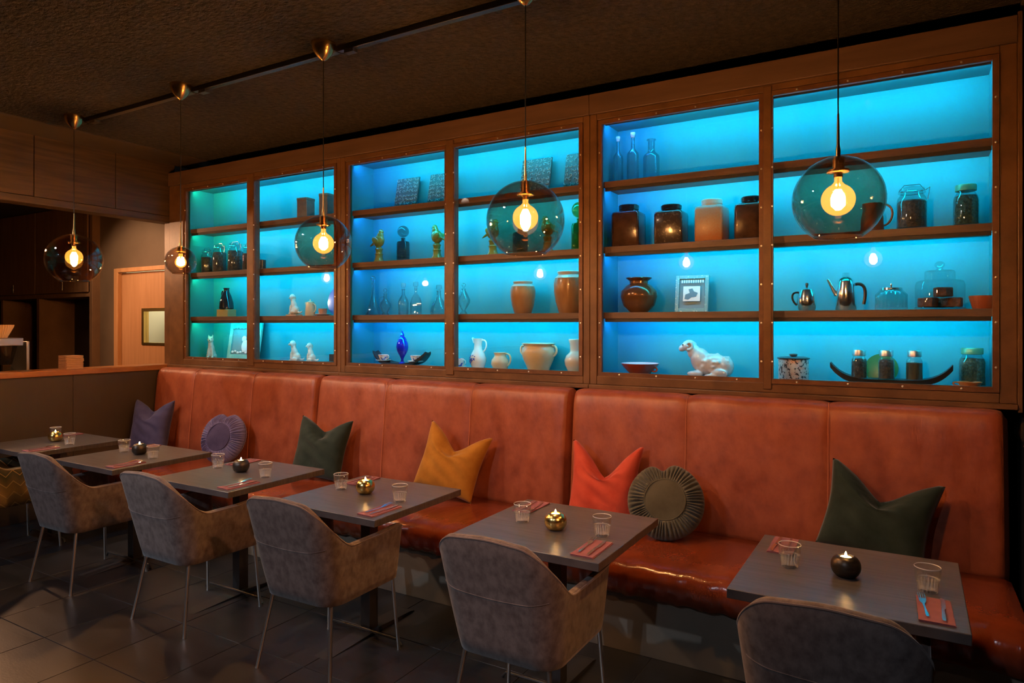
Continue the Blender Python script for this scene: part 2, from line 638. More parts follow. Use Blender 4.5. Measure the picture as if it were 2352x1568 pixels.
g.build('window_frame', pm('brass_window_rim', (0.75, 0.55, 0.22), 0.3, 1), leaf, smooth=0)
box('pane', (-7.35, 4.458, 1.495), (-6.945, 4.464, 1.84), PANE, leaf, 0)
g = G()
g.box((-7.875, 4.395, 0), (-7.795, 4.45, 2.33))
g.box((-6.895, 4.395, 0), (-6.84, 4.45, 2.33))
g.box((-7.795, 4.395, 2.285), (-6.895, 4.45, 2.33))
g.build('frame', DFRAME, dr, bevel=0.004)
KW = pm('kitchen_tile_wall', (0.62, 0.56, 0.40), 0.5)
kt = sempty('wall_kitchen', 'cream kitchen wall seen through the door window', 'wall')
box('kitchen_rear', (-8.1, 6.3, 0), (-6.62, 6.4, 2.8), KW, kt, 0)
box('kitchen_side', (-8.16, 4.55, 0), (-8.1, 6.3, 2.8), KW, kt, 0)
box('kitchen_side', (-6.70, 4.55, 0), (-6.62, 6.3, 2.8), KW, kt, 0)
box('kitchen_top', (-8.16, 4.55, 2.8), (-6.62, 6.4, 2.9), KW, kt, 0)
hood = thing('extractor_hood', 'steel extractor hood glimpsed through the door window', 'hood')
G().prism([(5.3, 1.95), (5.3, 1.78), (5.38, 1.72), (6.3, 1.72), (6.3, 2.35), (5.8, 2.35)], -8.05, -6.95, 'yz').build(
    'canopy', pm('hood_steel', (0.75, 0.70, 0.55), 0.35, 0.6), hood, smooth=0)
box('filter', (-8.0, 5.4, 1.69), (-7.0, 6.2, 1.72), STEEL_DK, hood)
st = thing('kitchen_stove', 'dark kitchen stove below the extractor hood', 'stove')
box('body', (-8.05, 5.5, 0), (-6.9, 6.28, 0.9), STEEL_DK, st)
box('backsplash', (-8.05, 6.24, 0.9), (-6.9, 6.28, 1.66), pm('dark_splash', (0.10, 0.085, 0.05), 0.4), st)

# bar back cabinet
BARW = pm('bar_cabinet_wood', (0.13, 0.07, 0.038), 0.5, c2=(0.18, 0.10, 0.055), ns=3, st=(6, 1, 0.6))
BARD = pm('bar_niche_dark', (0.020, 0.010, 0.006), 0.7)
bc = thing('bar_cabinet', 'tall dark brown bar cabinet with open niches behind the counter', 'cabinet')
box('side_panel', (-8.26, 4.33, 0), (-8.20, 4.80, 3.09), BARW, bc)
box('back_panel', (-10.95, 4.76, 0), (-8.26, 4.80, 3.09), BARD, bc)
box('rail', (-10.95, 4.33, 2.02), (-8.26, 4.76, 2.07), BARW, bc)
for x in (-9.46, -10.4):
    box('upright', (x - .03, 4.34, 0), (x + .03, 4.76, 2.02), BARW, bc)
for a, b in ((-9.46, -8.265), (-10.4, -9.465), (-10.95, -10.405)):
    d = box('door', (a + .004, 4.31, 2.075), (b - .004, 4.33, 3.09), BARW, bc)
    G().tube([(b - .50, 4.285, 2.10), (b - .50, 4.285, 2.20)], 0.007).box((b - .504, 4.285, 2.12), (b - .496, 4.31, 2.125)).build('handle', STEEL_DK, d)
box('worktop', (-10.95, 4.1, 0.88), (-8.26, 4.76, 0.92), BARW, bc)

cn = thing('bar_counter', 'dark bar counter running behind the half wall', 'counter')
box('body', (-7.4, -1, 0), (-6.80, 3.5, 1.06), DARKPANEL, cn)
box('top', (-7.42, -1, 1.06), (-6.805, 3.52, 1.10), STEEL_DK, cn)

# ------------------------------------------------------------------ banquette
SEC = [(-6.555, -4.290, (-5.93, -5.09), 'leftmost leather banquette section beside the dark half wall'),
       (-4.286, -1.955, (-3.54, -2.74), 'middle leather banquette section behind the mustard cushion'),
       (-1.951, 0.405, (-1.178, -0.396), 'rightmost leather banquette section behind the olive round cushion')]
BACKP = [(4.06, .43), (4.02, .445), (4.005, .49), (4.012, .60), (4.025, .75), (4.04, .90), (4.055, 1.05), (4.067, 1.16), (4.078, 1.215),
         (4.092, 1.243), (4.115, 1.258), (4.15, 1.264), (4.20, 1.264), (4.23, 1.25), (4.23, .43)]
SEATP = [(4.02, .305), (3.6, .30), (3.32, .30), (3.29, .31), (3.275, .345), (3.27, .39), (3.278, .435), (3.30, .462), (3.335, .476), (3.45, .482),
         (3.65, .48), (3.85, .476), (4.0, .472), (4.02, .46)]
rnd = random.Random(3)
for (x0, x1, seams, lab) in SEC:
    bq = thing('banquette', lab, 'bench', (x0, 0, 0), group='leather banquette sections along the wall')
    edges = [x0] + list(seams) + [x1]
    L = x1 - x0

    def puff(x):
        for a, b in zip(edges, edges[1:]):
            if a - 1e-6 <= x <= b + 1e-6:
                t = (x - a) / (b - a)
                return 1 - abs(2 * t - 1) ** 14
        return 0
    N = 97

    def bk(i, j):
        x = x0 + L * i
        y, z = BACKP[int(round(j * len(BACKP))) % len(BACKP)]
        p = puff(x)
        e = sstep(0, .03, min(x - x0, x1 - x))
        front = 1 if y < 4.2 else 0
        y2 = y + front * (.016 * (1 - p) * .8 + .05 * (1 - e) * (1 if z < 1.25 else .4))
        z2 = z - (.012 * (1 - p) + .035 * (1 - e)) * (1 if z > 1.2 else 0)
        ww = math.sin(x * 11 + z * 6) * math.sin(x * 23 + 1.3) * .003
        if 4.0 < y < 4.08:
            y2 += ww
        return (x - x0, y2, z2)
    xs = sorted(set([i / (N - 1) for i in range(N)] + [max(0, min(1, (s - x0 + d) / L)) for s in seams for d in (-.012, -.004, .004, .012)] + [.004, .010, .99, .996]))
    g = G()
    nb = len(BACKP)
    g.grid(lambda i, j: bk(xs[int(round(i * (len(xs) - 1)))], j), len(xs), nb, cv=True)
    k = len(xs)
    g.f.append(tuple(range(nb)))
    g.f.append(tuple((k - 1) * nb + q for q in range(nb))[::-1])
    back = g.build('backrest', LEATHER, bq, smooth=60)
    for s in seams:
        G().tube([(s - x0 + math.sin(z * 9) * .002, y + .003, z) for y, z in BACKP[2:11]], 0.0022, 5).build(
            'seam', pm('pale_seam_thread', (0.42, 0.13, 0.055), 0.5), back)

    def se(i, j):
        x = x0 + L * i
        y, z = SEATP[int(round(j * len(SEATP))) % len(SEATP)]
        e = sstep(0, .03, min(x - x0, x1 - x))
        w = (math.sin(x * 31) + math.sin(x * 47 + 1) + math.sin(x * 73 + 2)) * .0016
        y2 = y + (.02 * (1 - e) + w * 1.2 if y < 3.31 else 0)
        z2 = z - .012 * (1 - e) * (1 if z > .4 else 0) + (w if 3.27 < y < 3.4 else 0)
        return (x - x0, y2, z2)
    g = G()
    nb = len(SEATP)
    NS = 160
    g.grid(lambda i, j: se(i, j), NS, nb, cv=True)
    g.f.append(tuple(range(nb)))
    g.f.append(tuple((NS - 1) * nb + q for q in range(nb))[::-1])
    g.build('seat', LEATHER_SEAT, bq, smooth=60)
    box('plinth', (0, 3.33, 0), (L, 4.2, .302), pm('grey_brown_plinth', (0.19, 0.165, 0.13), 0.55, c2=(0.15, 0.128, 0.10), ns=3), bq, 0.002)
    box('support', (0, 4.03, .302), (L, 4.22, .44), DARKPANEL, bq, 0)

# ------------------------------------------------------------------ display cabinets
GY = 4.25
Z0, Z1 = 1.372, 3.03
SHELF_Z = (2.655, 2.215, 1.772)
FLOOR_Z = 1.352
UN = [(-6.545, -6.288, -5.366, -5.244, -4.232, -4.160, 'leftmost blue lit display cabinet beside the bar post', LED_G),
      (-4.158, -4.082, -3.089, -2.987, -1.953, -1.875, 'middle blue lit display cabinet holding birds and decanters', LED_B),
      (-1.873, -1.793, -0.787, -0.706, 0.349, 0.452, 'rightmost blue lit display cabinet holding canisters and coffee pots', LED_B)]
for (xa, p0, p1, q0, q1, xb, lab, endled) in UN:
    dc = thing('display_cabinet', lab, 'cabinet', (0, 0, 0), group='blue lit display cabinets above the bench')
    # front frame
    box('stile', (xa, GY - .035, 1.29), (p0 - .03, GY + .03, 3.10), FRAMEWOOD, dc, .004)
    box('stile', (q1 + .03, GY - .035, 1.29), (xb, GY + .03, 3.10), FRAMEWOOD, dc, .004)
    box('mullion', (p1 + .028, GY - .045, 1.31), (q0 - .006, GY + .03, 3.09), FRAMEWOOD, dc, .004)
    box('bottom_rail', (p0 - .03, GY - .035, 1.29), (q1 + .03, GY + .03, Z0 - .025), FRAMEWOOD, dc, .004)
    box('top_rail', (p0 - .03, GY - .035, Z1 + .03), (q1 + .03, GY + .03, 3.10), FRAMEWOOD, dc, .004)
    box('header', (xa, GY - .05, 3.10), (xb, GY + .06, 3.235), HEADER, dc, .004)
    box('sill', (xa, GY - .06, 1.262), (xb, GY + .02, 1.29), FRAMEWOOD, dc, .004)
    for (a, b, yy) in ((p0, p1, GY - .012), (q0, q1, GY - .030)):
        g = G()
        w = .028
        lo = a - (w if a == p0 else .006)
        hi = b + (w if b == q1 else w)
        g.box((lo, yy - .012, Z0 - w), (a, yy + .012, Z1 + w))
        g.box((b, yy - .012, Z0 - w), (hi, yy + .012, Z1 + w))
        g.box((a, yy - .012, Z0 - w), (b, yy + .012, Z0))
        g.box((a, yy - .012, Z1), (b, yy + .012, Z1 + w))
        fr = g.build('sash', pm('rusty_sash_bead', (0.085, 0.034, 0.013), 0.45, c2=(0.14, 0.062, 0.026), ns=12), dc, smooth=0)
        s = G()
        zz = Z0 + .10
        ym = yy - .013
        def scr(x, z):
            s.ell((x, ym, z), (.006, .0045, .006), 8, 4)
        while zz < Z1:
            scr(lo + (a - lo) * .5 if a - lo > .01 else a - .003, zz)
            scr(b + w * .5, zz)
            zz += .228
        k = max(3, int((b - a) / .215))
        for i in range(k):
            x = a + (b - a) * (i + .5) / k
            scr(x, Z0 - w * .5)
            scr(x, Z1 + w * .5)
        so = s.build('screws', SCREW, fr)
        so['kind'] = 'stuff'
        box('glass_pane', (a - .004, yy + .004, Z0 - .004), (b + .004, yy + .009, Z1 + .004), PANE, dc, 0)
    # case
    BY = 4.55
    ix0, ix1 = p0 - .012, q1 + .012
    box('back_panel', (ix0, BY, FLOOR_Z - .03), (ix1, BY + .03, 3.09), LEDTINT, dc, 0)
    box('side_panel', (ix0 - .03, GY + .03, FLOOR_Z - .03), (ix0, BY + .03, 3.09), LEDTINT, dc, 0)
    box('side_panel', (ix1, GY + .03, FLOOR_Z - .03), (ix1 + .03, BY + .03, 3.09), LEDTINT, dc, 0)
    box('case_top', (ix0, GY + .03, 3.06), (ix1, BY, 3.09), LEDTINT, dc, 0)
    box('case_floor', (ix0, GY + .03, FLOOR_Z - .03), (ix1, BY, FLOOR_Z), LEDTINT, dc, 0)
    tops = [3.06] + [z - .042 for z in SHELF_Z]
    for z in SHELF_Z:
        box('shelf', (ix0, GY + .034, z - .042), (ix1, BY, z), SHELFWOOD, dc, .002)
    for t in tops:
        ya = GY + .040
        ch = box('led_channel', (ix0 + .01, ya, t - .022), (ix1 - .01, ya + .012, t), ALU, dc, 0)
        for (a, b, m_, lb) in ((ix0 + .30, ix1 - .02, LED, 'glowing cyan light strip'), (ix0 + .02, ix0 + .28, endled, 'glowing light strip end')):
            G().add([(a, ya + .0125, t - .020), (b, ya + .0125, t - .020), (b, ya + .020, t - .003), (a, ya + .020, t - .003)],
                    [(0, 3, 2, 1)]).build('led_strip', m_, ch, smooth=0, fix=False, label=lb)
# header side boards at the right end
struct(box('trim_3', (0.452, 4.20, 1.25), (0.472, 4.36, 3.25), FRAMEWOOD, bevel=0.003), 'narrow brown board at the right end of the cabinets', 'trim')
# ------------------------------------------------------------------ dining tables
TC = {1: -5.93, 2: -4.815, 3: -3.665, 4: -2.585, 5: -1.425, 6: -0.208}
TN = {1: 'the table against the dark half wall', 2: 'the table second from the half wall', 3: 'the table before the left green cushion',
      4: 'the table before the mustard cushion', 5: 'the table before the red cushion', 6: 'the rightmost table'}
TYC, TS, TH = 2.838, 0.726, 0.75
tb = thing('dining_table', 'x', 'table', (TC[6], TYC, 0), group='square dark wood dining tables')
h = TS / 2
box('table_top', (-h, -h, TH - .035), (h, h, TH), TABLE, tb, .0025)
box('post', (-.033, -.033, .012), (.033, .033, TH - .04), STEEL_DK, tb, .002)
box('mounting_plate', (-.2, -.2, TH - .041), (.2, .2, TH - .035), STEEL_DK, tb, 0)
ft = G().prism([(-.36, 0), (-.33, 0.002), (-.03, .012), (-.03, .024), (.03, .024), (.30, .012), (.33, 0.004), (.33, 0)], -.05, .05, 'yz').build('foot_plate', STEEL_DK, tb, smooth=0)
G().tube([(-.27, -.05, .004), (-.25, -.05, .028), (0, -.05, .032), (.25, -.05, .028), (.27, -.05, .004)], .007, 8).build('foot_rod', STEEL_DK, tb)
TL = {6: 'dark wood dining table nearest on the right with black candle holder',
      5: 'dark wood dining table between red cushion and a brown armchair',
      4: 'dark wood dining table in front of the mustard cushion',
      3: 'dark wood dining table in front of the left green cushion',
      2: 'dark wood dining table in front of the lavender round cushion',
      1: 'dark wood dining table against the dark half wall'}
for k in range(6, 0, -1):
    if k == 6:
        tb['label'] = TL[6]
    else:
        dup(tb, (TC[k], TYC, 0), label=TL[k])

# ------------------------------------------------------------------ armchairs
def outline(hwid, rear, front, r, n=57):
    """U outline sampled by arc length from left arm front round the back to right arm front"""
    pts = []
    segs = [((-hwid, front), (-hwid, rear + r)), None, ((-hwid + r, rear), (hwid - r, rear)), None, ((hwid, rear + r), (hwid, front))]
    out = []
    for k in range(22):
        t = k / 22
        out.append((-hwid, front + (rear + r - front) * t))
    for k in range(16):
        a = PI + (PI / 2) * k / 16
        out.append((-hwid + r + r * math.cos(a), rear + r + r * math.sin(a)))
    for k in range(17):
        out.append((-hwid + r + (2 * hwid - 2 * r) * k / 16, rear))
    for k in range(1, 17):
        a = 1.5 * PI + (PI / 2) * k / 16
        out.append((hwid - r + r * math.cos(a), rear + r + r * math.sin(a)))
    for k in range(1, 23):
        out.append((hwid, rear + r + (front - rear - r) * k / 22))
    return out


def chair_geo():
    n = len(outline(.24, -.2, .2, .1))
    zb = .372
    th = .042
    # arc-length position on a mid outline decides the rim height
    mid = outline(.252, -.29, .265, .11)
    acc = [0]
    for a, b in zip(mid, mid[1:]):
        acc.append(acc[-1] + math.hypot(b[0] - a[0], b[1] - a[1]))
    tot = acc[-1]
    S = [abs(a - tot / 2) for a in acc]
    smax = tot / 2
    H = []
    for s in S:
        d = sstep(.125, .40, s)
        H.append(.886 * (1 - d) + .652 * d + .02 * sstep(.55, .85, s) - .01 * sstep(0.0, .15, s) * (1 - d))

    def at(i, z, inset):
        f = (z - zb) / .49
        f2 = max(0, f)
        fr = .262 + .012 * f2
        o = outline(.232 + .052 * f2 ** .8 - inset, -.228 - .120 * f2 + inset, fr, max(.02, .095 + .025 * f2 - inset))
        return o[i]
    rows = []
    nv = 9
    V, F = [], []
    for i in range(n):
        loop = []
        e = min(i, n - 1 - i)
        shrink = {0: .25, 1: .75, 2: .95}.get(e, 1)
        half = th / 2 * shrink
        t0, t1 = th / 2 - half, th / 2 + half
        hh = H[i] - (.012 if e == 0 else .003 if e == 1 else 0)
        def P(z, ins):
            x, y = at(i, z, ins)
            return (x, y, z)
        zlow = zb - (0 if e else -.01)
        loop.append(P(zlow - .006, t0 + .018 * shrink))
        for k in range(nv):
            z = zlow + (hh - th * .45 - zlow) * k / (nv - 1)
            loop.append(P(z, t0))
        for k in range(1, 6):
            a = PI * k / 6
            z = hh - th * .45 + math.sin(a) * th * .45 * shrink
            loop.append(P(z, (t0 + t1) / 2 - math.cos(a) * half))
        for k in range(nv):
            z = hh - th * .45 + (zlow - (hh - th * .45)) * k / (nv - 1)
            loop.append(P(z, t1))
        rows.append(loop)
    m = len(rows[0])
    for r in rows:
        V += r
    for i in range(n - 1):
        for j in range(m):
            F.append((i * m + j, (i + 1) * m + j, (i + 1) * m + (j + 1) % m, i * m + (j + 1) % m))
    F.append(tuple(range(m)))
    F.append(tuple((n - 1) * m + j for j in range(m))[::-1])
    pipe = [(rows[i][nv + 1]) for i in range(n)]
    return V, F, pipe, at


CV, CF, CPIPE, CAT = chair_geo()


def make_chair(label, mat, pipe, loc, rz=0):
    t = thing('armchair', label, 'chair', loc, rz, 'armchairs along the tables')
    G().add(CV, CF).build('shell', mat, t, smooth=70)
    G().tube(CPIPE, .0042, 6).build('piping', pipe, t)
    sm = [(*CAT(i, .655 - .02 * math.cos((i - 46) / 9), -.0012), .655 - .02 * math.cos((i - 46) / 9)) for i in range(30, 63)]
    G().tube(sm, .0018, 5).build('back_seam', mat, t)
    # seat cushion with rounded edge and closed underside
    def cush(z, ins):
        return [(x, y, z) for x, y in outline(.20 - ins, -.20 + ins, .262 - ins, .08)]
    g = G()
    lv = [(.362, .03), (.366, .0), (.43, .0), (.452, .006), (.462, .02), (.466, .06)]
    n = len(cush(0, 0))
    for z, i in lv:
        g.v += cush(z, i)
    for a in range(len(lv) - 1):
        for k in range(n):
            g.f.append((a * n + k, a * n + (k + 1) % n, (a + 1) * n + (k + 1) % n, (a + 1) * n + k))
    g.f.append(tuple(range(n)))
    g.f.append(tuple((len(lv) - 1) * n + k for k in range(n)))
    g.build('seat', mat, t, smooth=60)
    for (xa, ya, xb, yb) in ((-.192, -.185, -.242, -.245), (.192, -.185, .242, -.245), (-.222, .225, -.246, .246), (.222, .225, .246, .246)):
        G().tube([(xa, ya, .372), (xb, yb, .004)], [.0095, .0085], 10).tube([(xb, yb, .006), (xb, yb, 0)], .0095, 10).build('leg', CHROME_LEG, t)
    return t


ch = make_chair('brown velvet armchair nearest the viewer at the rightmost table', VELVET, VELVET_PIPE, (-.215, 2.47, 0), 0)
dup(ch, (-1.39, 2.50, 0), 0, 'taupe velvet armchair at the table before the red cushion')
dup(ch, (-2.545, 2.50, 0), math.radians(1), 'taupe velvet armchair at the table before the mustard cushion')
dup(ch, (-3.62, 2.505, 0), 0, 'taupe velvet armchair at the table before the left green cushion')
dup(ch, (-4.77, 2.50, 0), math.radians(1), 'taupe velvet armchair at the table before the lavender cushion, second from left')
make_chair('yellow and green zigzag patterned armchair cut off at the left edge', ZIGZAG, pm('mustard_piping', (0.25, 0.19, 0.12), .7), (-5.87, 2.49, 0))

# ------------------------------------------------------------------ pendant lamps and track
def pendant(x, z, R, label, y=2.88):
    t = thing('pendant_lamp', label, 'lamp', (x, y, z), group='smoked glass globe pendants in a row')
    zc = 3.34 - z
    G().lathe([(0, zc - .105), (.009, zc - .103), (.028, zc - .088), (.050, zc - .062), (.066, zc - .03), (.071, zc - .004), (.071, zc), (0, zc)], 28).build('ceiling_cup', BRASS, t)
    top = R * .97
    G().tube([(0, 0, zc - .1), (0, 0, top + .16)], .0028, 6).build('cable', CABLE, t)
    k = R / .168
    G().lathe([(0, top + .17), (.004, top + .17), (.006, top + .05), (.009, top + .03), (.009, top - .0), (0, top)], 12).build('stem', BRASS, t)
    G().lathe([(0, top + .004), (.022, top + .004), (.022, top - .045 * k), (.040, top - .047 * k), (.040, top - .055 * k), (.016, top - .057 * k),
               (.016, top - .075 * k), (0, top - .075 * k)], 24).build('socket', BRASS, t)
    pr = []
    a0, a1 = math.asin(.022 / R), PI - math.asin(.53)
    for i in range(29):
        a = a0 + (a1 - a0) * i / 28
        pr.append((R * math.sin(a), R * math.cos(a)))
    lip = pr[-1]
    inner = [(r * (R - .005) / R, zz * (R - .005) / R) for r, zz in pr][::-1]
    G().lathe(pr + inner, 64).build('globe', SMOKED, t)
    G().lathe([(lip[0] - .003, lip[1] - .002), (lip[0] - .003, lip[1] + .003), (lip[0] + .001, lip[1] + .003), (lip[0] + .001, lip[1] - .002), (lip[0] - .003, lip[1] - .002)], 64).build(
        'globe_rim', SMOKED, t)
    rb = .062 * min(1, k)
    zt = top - .07 * k
    bp = [(.013, zt), (.014, zt - .022)]
    zcb = zt - .022 - rb * 1.12
    for i in range(17):
        a = .42 + (PI - .42) * i / 16
        bp.append((rb * math.sin(a), zcb + rb * math.cos(a)))
    bp[-1] = (0, zcb - rb)
    b = G().lathe(bp, 32).build('bulb', BULBGLASS, t)
    hh = rb * .62
    G().tube([(0, 0, zcb - hh), (0, 0, zcb - hh * .6), (0, 0, zcb + hh * .2), (0, 0, zcb + hh)], [.010, .025, .026, .012], 14).build('filament', FILAMENT, b)
    G().tube([(0, 0, zcb + hh), (0, 0, zt)], .004, 6).build('bulb_stem', BRASS, b)
    return t


pendant(-.246, 2.165, .165, 'rightmost smoked glass globe pendant above the nearest table')
pendant(-1.62, 2.195, .190, 'large smoked globe pendant second from the right, before the stoneware jars')
pendant(-2.98, 2.165, .163, 'middle smoked globe pendant before the leftmost cabinet post')
pendant(-4.343, 2.126, .100, 'smallest globe pendant beside the left end of the cabinets')
pendant(-5.715, 2.205, .200, 'leftmost large globe pendant hanging before the bar')
tk = thing('lighting_track', 'black lighting track running along the ceiling above the tables', 'track')
G().box((-5.78, 2.945, 3.305), (3.1, 2.985, 3.34)).build('rail', pm('black_track', (0.02, 0.02, 0.022), 0.35), tk, bevel=.003)
for dx in (-5.715, -4.343, -2.98, -1.62, -.246):
    G().box((dx + .10, 2.945, 3.285), (dx + .17, 2.985, 3.304)).tube([(dx + .02, 2.90, 3.31), (dx + .08, 2.95, 3.285), (dx + .14, 2.965, 3.29)], .004, 6).build(
        'track_clip', STEEL_DK, tk)

# ------------------------------------------------------------------ cushions
def square_cushion(name, label, mat, x, y, z, w, hgt, dip, rz, tilt, roll=0, T=.085, seed=1, ear=1.0):
    r_ = random.Random(seed)
    ph = [r_.uniform(0, 6) for _ in range(6)]
    def f(side):
        def fn(i, j):
            u, v = 2 * i - 1, 2 * j - 1
            px = u * (w / 2) * (1 - .07 * (1 - v * v))
            pz = v * (hgt / 2) * (1 - .05 * (1 - u * u))
            top = sstep(-.1, 1, v)
            d = math.exp(-((u - .05) / .42) ** 2)
            d2 = max(0, 1 - abs(u) / .9)
            pz -= dip * (.35 * d + .65 * d2) * top
            px += u * .012 * top * ear
            th = T * ((1 - u ** 4) * (1 - v ** 4)) ** .55
            th *= 1 - .55 * d * sstep(.2, .9, v)
            wr = .006 * math.sin(7 * u + 9 * v + ph[0]) * math.sin(5 * v + ph[1]) + .005 * math.sin(13 * u * (1 - .5 * v) + ph[2]) * top
            th += wr * (1 - u * u) * (1 - v * v) * 2
            th += .006 * math.sin(22 * math.atan2(1.05 - v, u - .02) ) * math.exp(-((1 - v) ** 2 + u * u) / .25) * (1 - v ** 8) * (1 - u ** 8)
            cr = .03 * math.exp(-((u - .02) / .10) ** 2) * sstep(.35, .95, v) * (1 - v ** 6)
            return (px, side * (th - cr), pz)
        return fn
    g = G()
    g.grid(f(-1), 41, 41)
    g.grid(f(1), 41, 41)
    M = Matrix.Rotation(rz, 4, 'Z') @ Matrix.Rotation(tilt, 4, 'X') @ Matrix.Rotation(roll, 4, 'Y')
    g.xf(M)
    zm = min(p[2] for p in g.v)
    g.xf(Matrix.Translation((0, 0, -zm)))
    ob = g.build(name, mat, smooth=80)
    ob.location = (x, y, z)
    return tag(ob, label, 'cushion')


def velvet(name, a, b, s=.22, tint=None):
    return pm(name, a, .8, c2=b, ns=7, detail=6, sheen=s, spec=.15, bump=(40, .15, (1, 1, 1), .004), sheen_tint=tint)


SZ = .478
square_cushion('cushion', 'dusty violet square cushion in the corner by the half wall', velvet('violet_velvet', (.042, .042, .105), (.07, .068, .155)), -6.28, 3.86, SZ, .42, .50, .10, math.radians(16), math.radians(-13), seed=2)
square_cushion('cushion', 'dark green square cushion behind the third table from left', velvet('green_velvet', (.011, .021, .018), (.022, .036, .031)), -4.02, 3.86, SZ, .45, .48, .10, math.radians(12), math.radians(-18), math.radians(3), seed=5)
square_cushion('cushion', 'mustard yellow square cushion with pinched top', velvet('mustard_velvet', (.29, .12, .013), (.39, .175, .022)), -2.77, 3.875, SZ, .47, .46, .15, math.radians(10), math.radians(-17), math.radians(12), seed=8)
square_cushion('cushion', 'coral red square cushion beside the olive round one', velvet('coral_velvet', (.40, .048, .026), (.50, .075, .04)), -1.64, 3.90, SZ, .43, .48, .20, math.radians(6), math.radians(-14), math.radians(2), seed=11)
square_cushion('cushion', 'large dark green square cushion behind the rightmost table', velvet('green_velvet', (.011, .021, .018), (.022, .036, .031)), -.155, 3.90, SZ, .49, .45, .15, math.radians(-2), math.radians(-19), math.radians(10), seed=14)


def round_cushion(label, mat, disc, x, y, z, R, rz, tilt, lean=0, np_=58):
    t = thing('round_cushion', label, 'cushion', (x, y, z))
    T = .075
    def notch(a, r):
        d = (a - PI / 2 + PI) % (2 * PI) - PI
        return 1 - .20 * math.exp(-(d / .20) ** 2) * sstep(.40, 1, r)
    rr = random.Random(4)
    phs = [rr.uniform(-.6, .6) for _ in range(200)]
    def side(sd):
        def fn(i, j):
            a = 2 * PI * i
            q = j
            r = q
            amp = sstep(.50, .72, r) * (1 - .75 * sstep(.85, 1, r))
            k = a * np_ / 2 + .9 * math.sin(3 * a + 1) + .6 * math.sin(7 * a) + .5 * math.sin(13 * a + 2 + 3 * r)
            pl = (abs(math.sin(k)) - .5) * .018 * amp * (1.3 if sd < 0 else .8)
            th = T * (1 - r ** 3.2) ** .5 * (1 + .08 * math.sin(3 * a))
            if r < .55:
                th = T * .94 + .006 * math.sin(5 * r * math.cos(a) + 1) * math.sin(6 * r * math.sin(a)) - .012 * sstep(.44, .55, r)
            rad = R * r * notch(a, r)
            return (rad * math.cos(a), sd * (th + pl), rad * math.sin(a))
        return fn
    g = G()
    g.grid(side(-1), 288, 30, cu=True)
    g.grid(side(1), 288, 30, cu=True)
    M = Matrix.Rotation(rz, 4, 'Z') @ Matrix.Rotation(tilt, 4, 'X') @ Matrix.Rotation(lean, 4, 'Y')
    g.xf(M)
    zm = min(p[2] for p in g.v)
    M2 = Matrix.Translation((0, 0, -zm))
    g.xf(M2)
    g.build('pleated_cover', mat, t, smooth=80)
    c = G()
    pts = []
    for i in range(65):
        a = 2 * PI * i / 64
        pts.append((R * .525 * math.cos(a), -(T * .955), R * .525 * math.sin(a)))
    c.tube(pts, .004, 6, cap=False)
    c.xf(M2 @ M)
    c.build('seam_piping', disc, t)
    d = G()
    def dn(i, j):
        a = 2 * PI * i
        r = j * R * .52
        return (r * math.cos(a), -(T * .97 + .007 * (1 - j ** 2) + .004 * math.sin(30 * r * math.cos(a) + 1) * math.sin(26 * r * math.sin(a))), r * math.sin(a))
    d.grid(dn, 64, 10, cu=True)
    d.xf(M2 @ M)
    d.build('centre_panel', disc, t, smooth=80)
    return t


LAV = velvet('lavender_velvet', (.11, .105, .235), (.17, .16, .33))
LAVD = velvet('deep_lavender_velvet', (.04, .036, .095), (.07, .06, .14))
OLV = velvet('olive_velvet', (.065, .060, .040), (.12, .11, .078))
OLVD = velvet('deep_olive_velvet', (.062, .056, .035), (.095, .086, .058))
round_cushion('lavender round cushion with gathered pleats', LAV, LAVD, -5.22, 3.87, SZ, .225, math.radians(12), math.radians(-18))
round_cushion('olive green round cushion with gathered pleats', OLV, OLVD, -1.215, 3.79, SZ, .215, math.radians(14), math.radians(-22), math.radians(-6))

# ------------------------------------------------------------------ things on the tables
def flute(a, r, z):
    return 1 + (.035 * abs(math.sin(9 * a)) if .006 < z < .043 else 0)


TUMB = [(0, 0), (.027, 0), (.031, .004), (.033, .02), (.0345, .042), (.0385, .047), (.040, .052), (.0415, .088), (.0408, .0895), (.0395, .088), (.0375, .054),
        (.0345, .048), (.031, .042), (.029, .016), (.026, .012), (0, .0115)]
tumbler = None


def place_tumbler(x, y, label):
    global tumbler
    if tumbler is None:
        tumbler = G().lathe(TUMB, 72, mod=flute).build('tumbler', TUMBGLASS, smooth=35)
        o = tumbler
    else:
        o = tumbler.copy()
        col.objects.link(o)
    o.location = (x, y, TH)
    tag(o, label, 'glass', 'fluted tumblers on the tables')


def bowlprof(R, hgt, ro):
    pr = [(0, 0), (R * .45, 0), (R * .62, .003)]
    for i in range(1, 13):
        a = -PI / 2 + .55 + (PI - .55 - .55) * i / 12
        pr.append((max(ro, R * math.cos(a) ** .8), hgt / 2 + hgt / 2 * math.sin(a) / math.sin(PI / 2 - .50)))
    zt = pr[-1][1]
    pr[-1] = (ro, zt)
    pr += [(ro - .004, zt - .002), (R * .75, hgt * .62), (R * .8, hgt * .45), (R * .6, hgt * .25), (0, hgt * .22)]
    return pr, zt


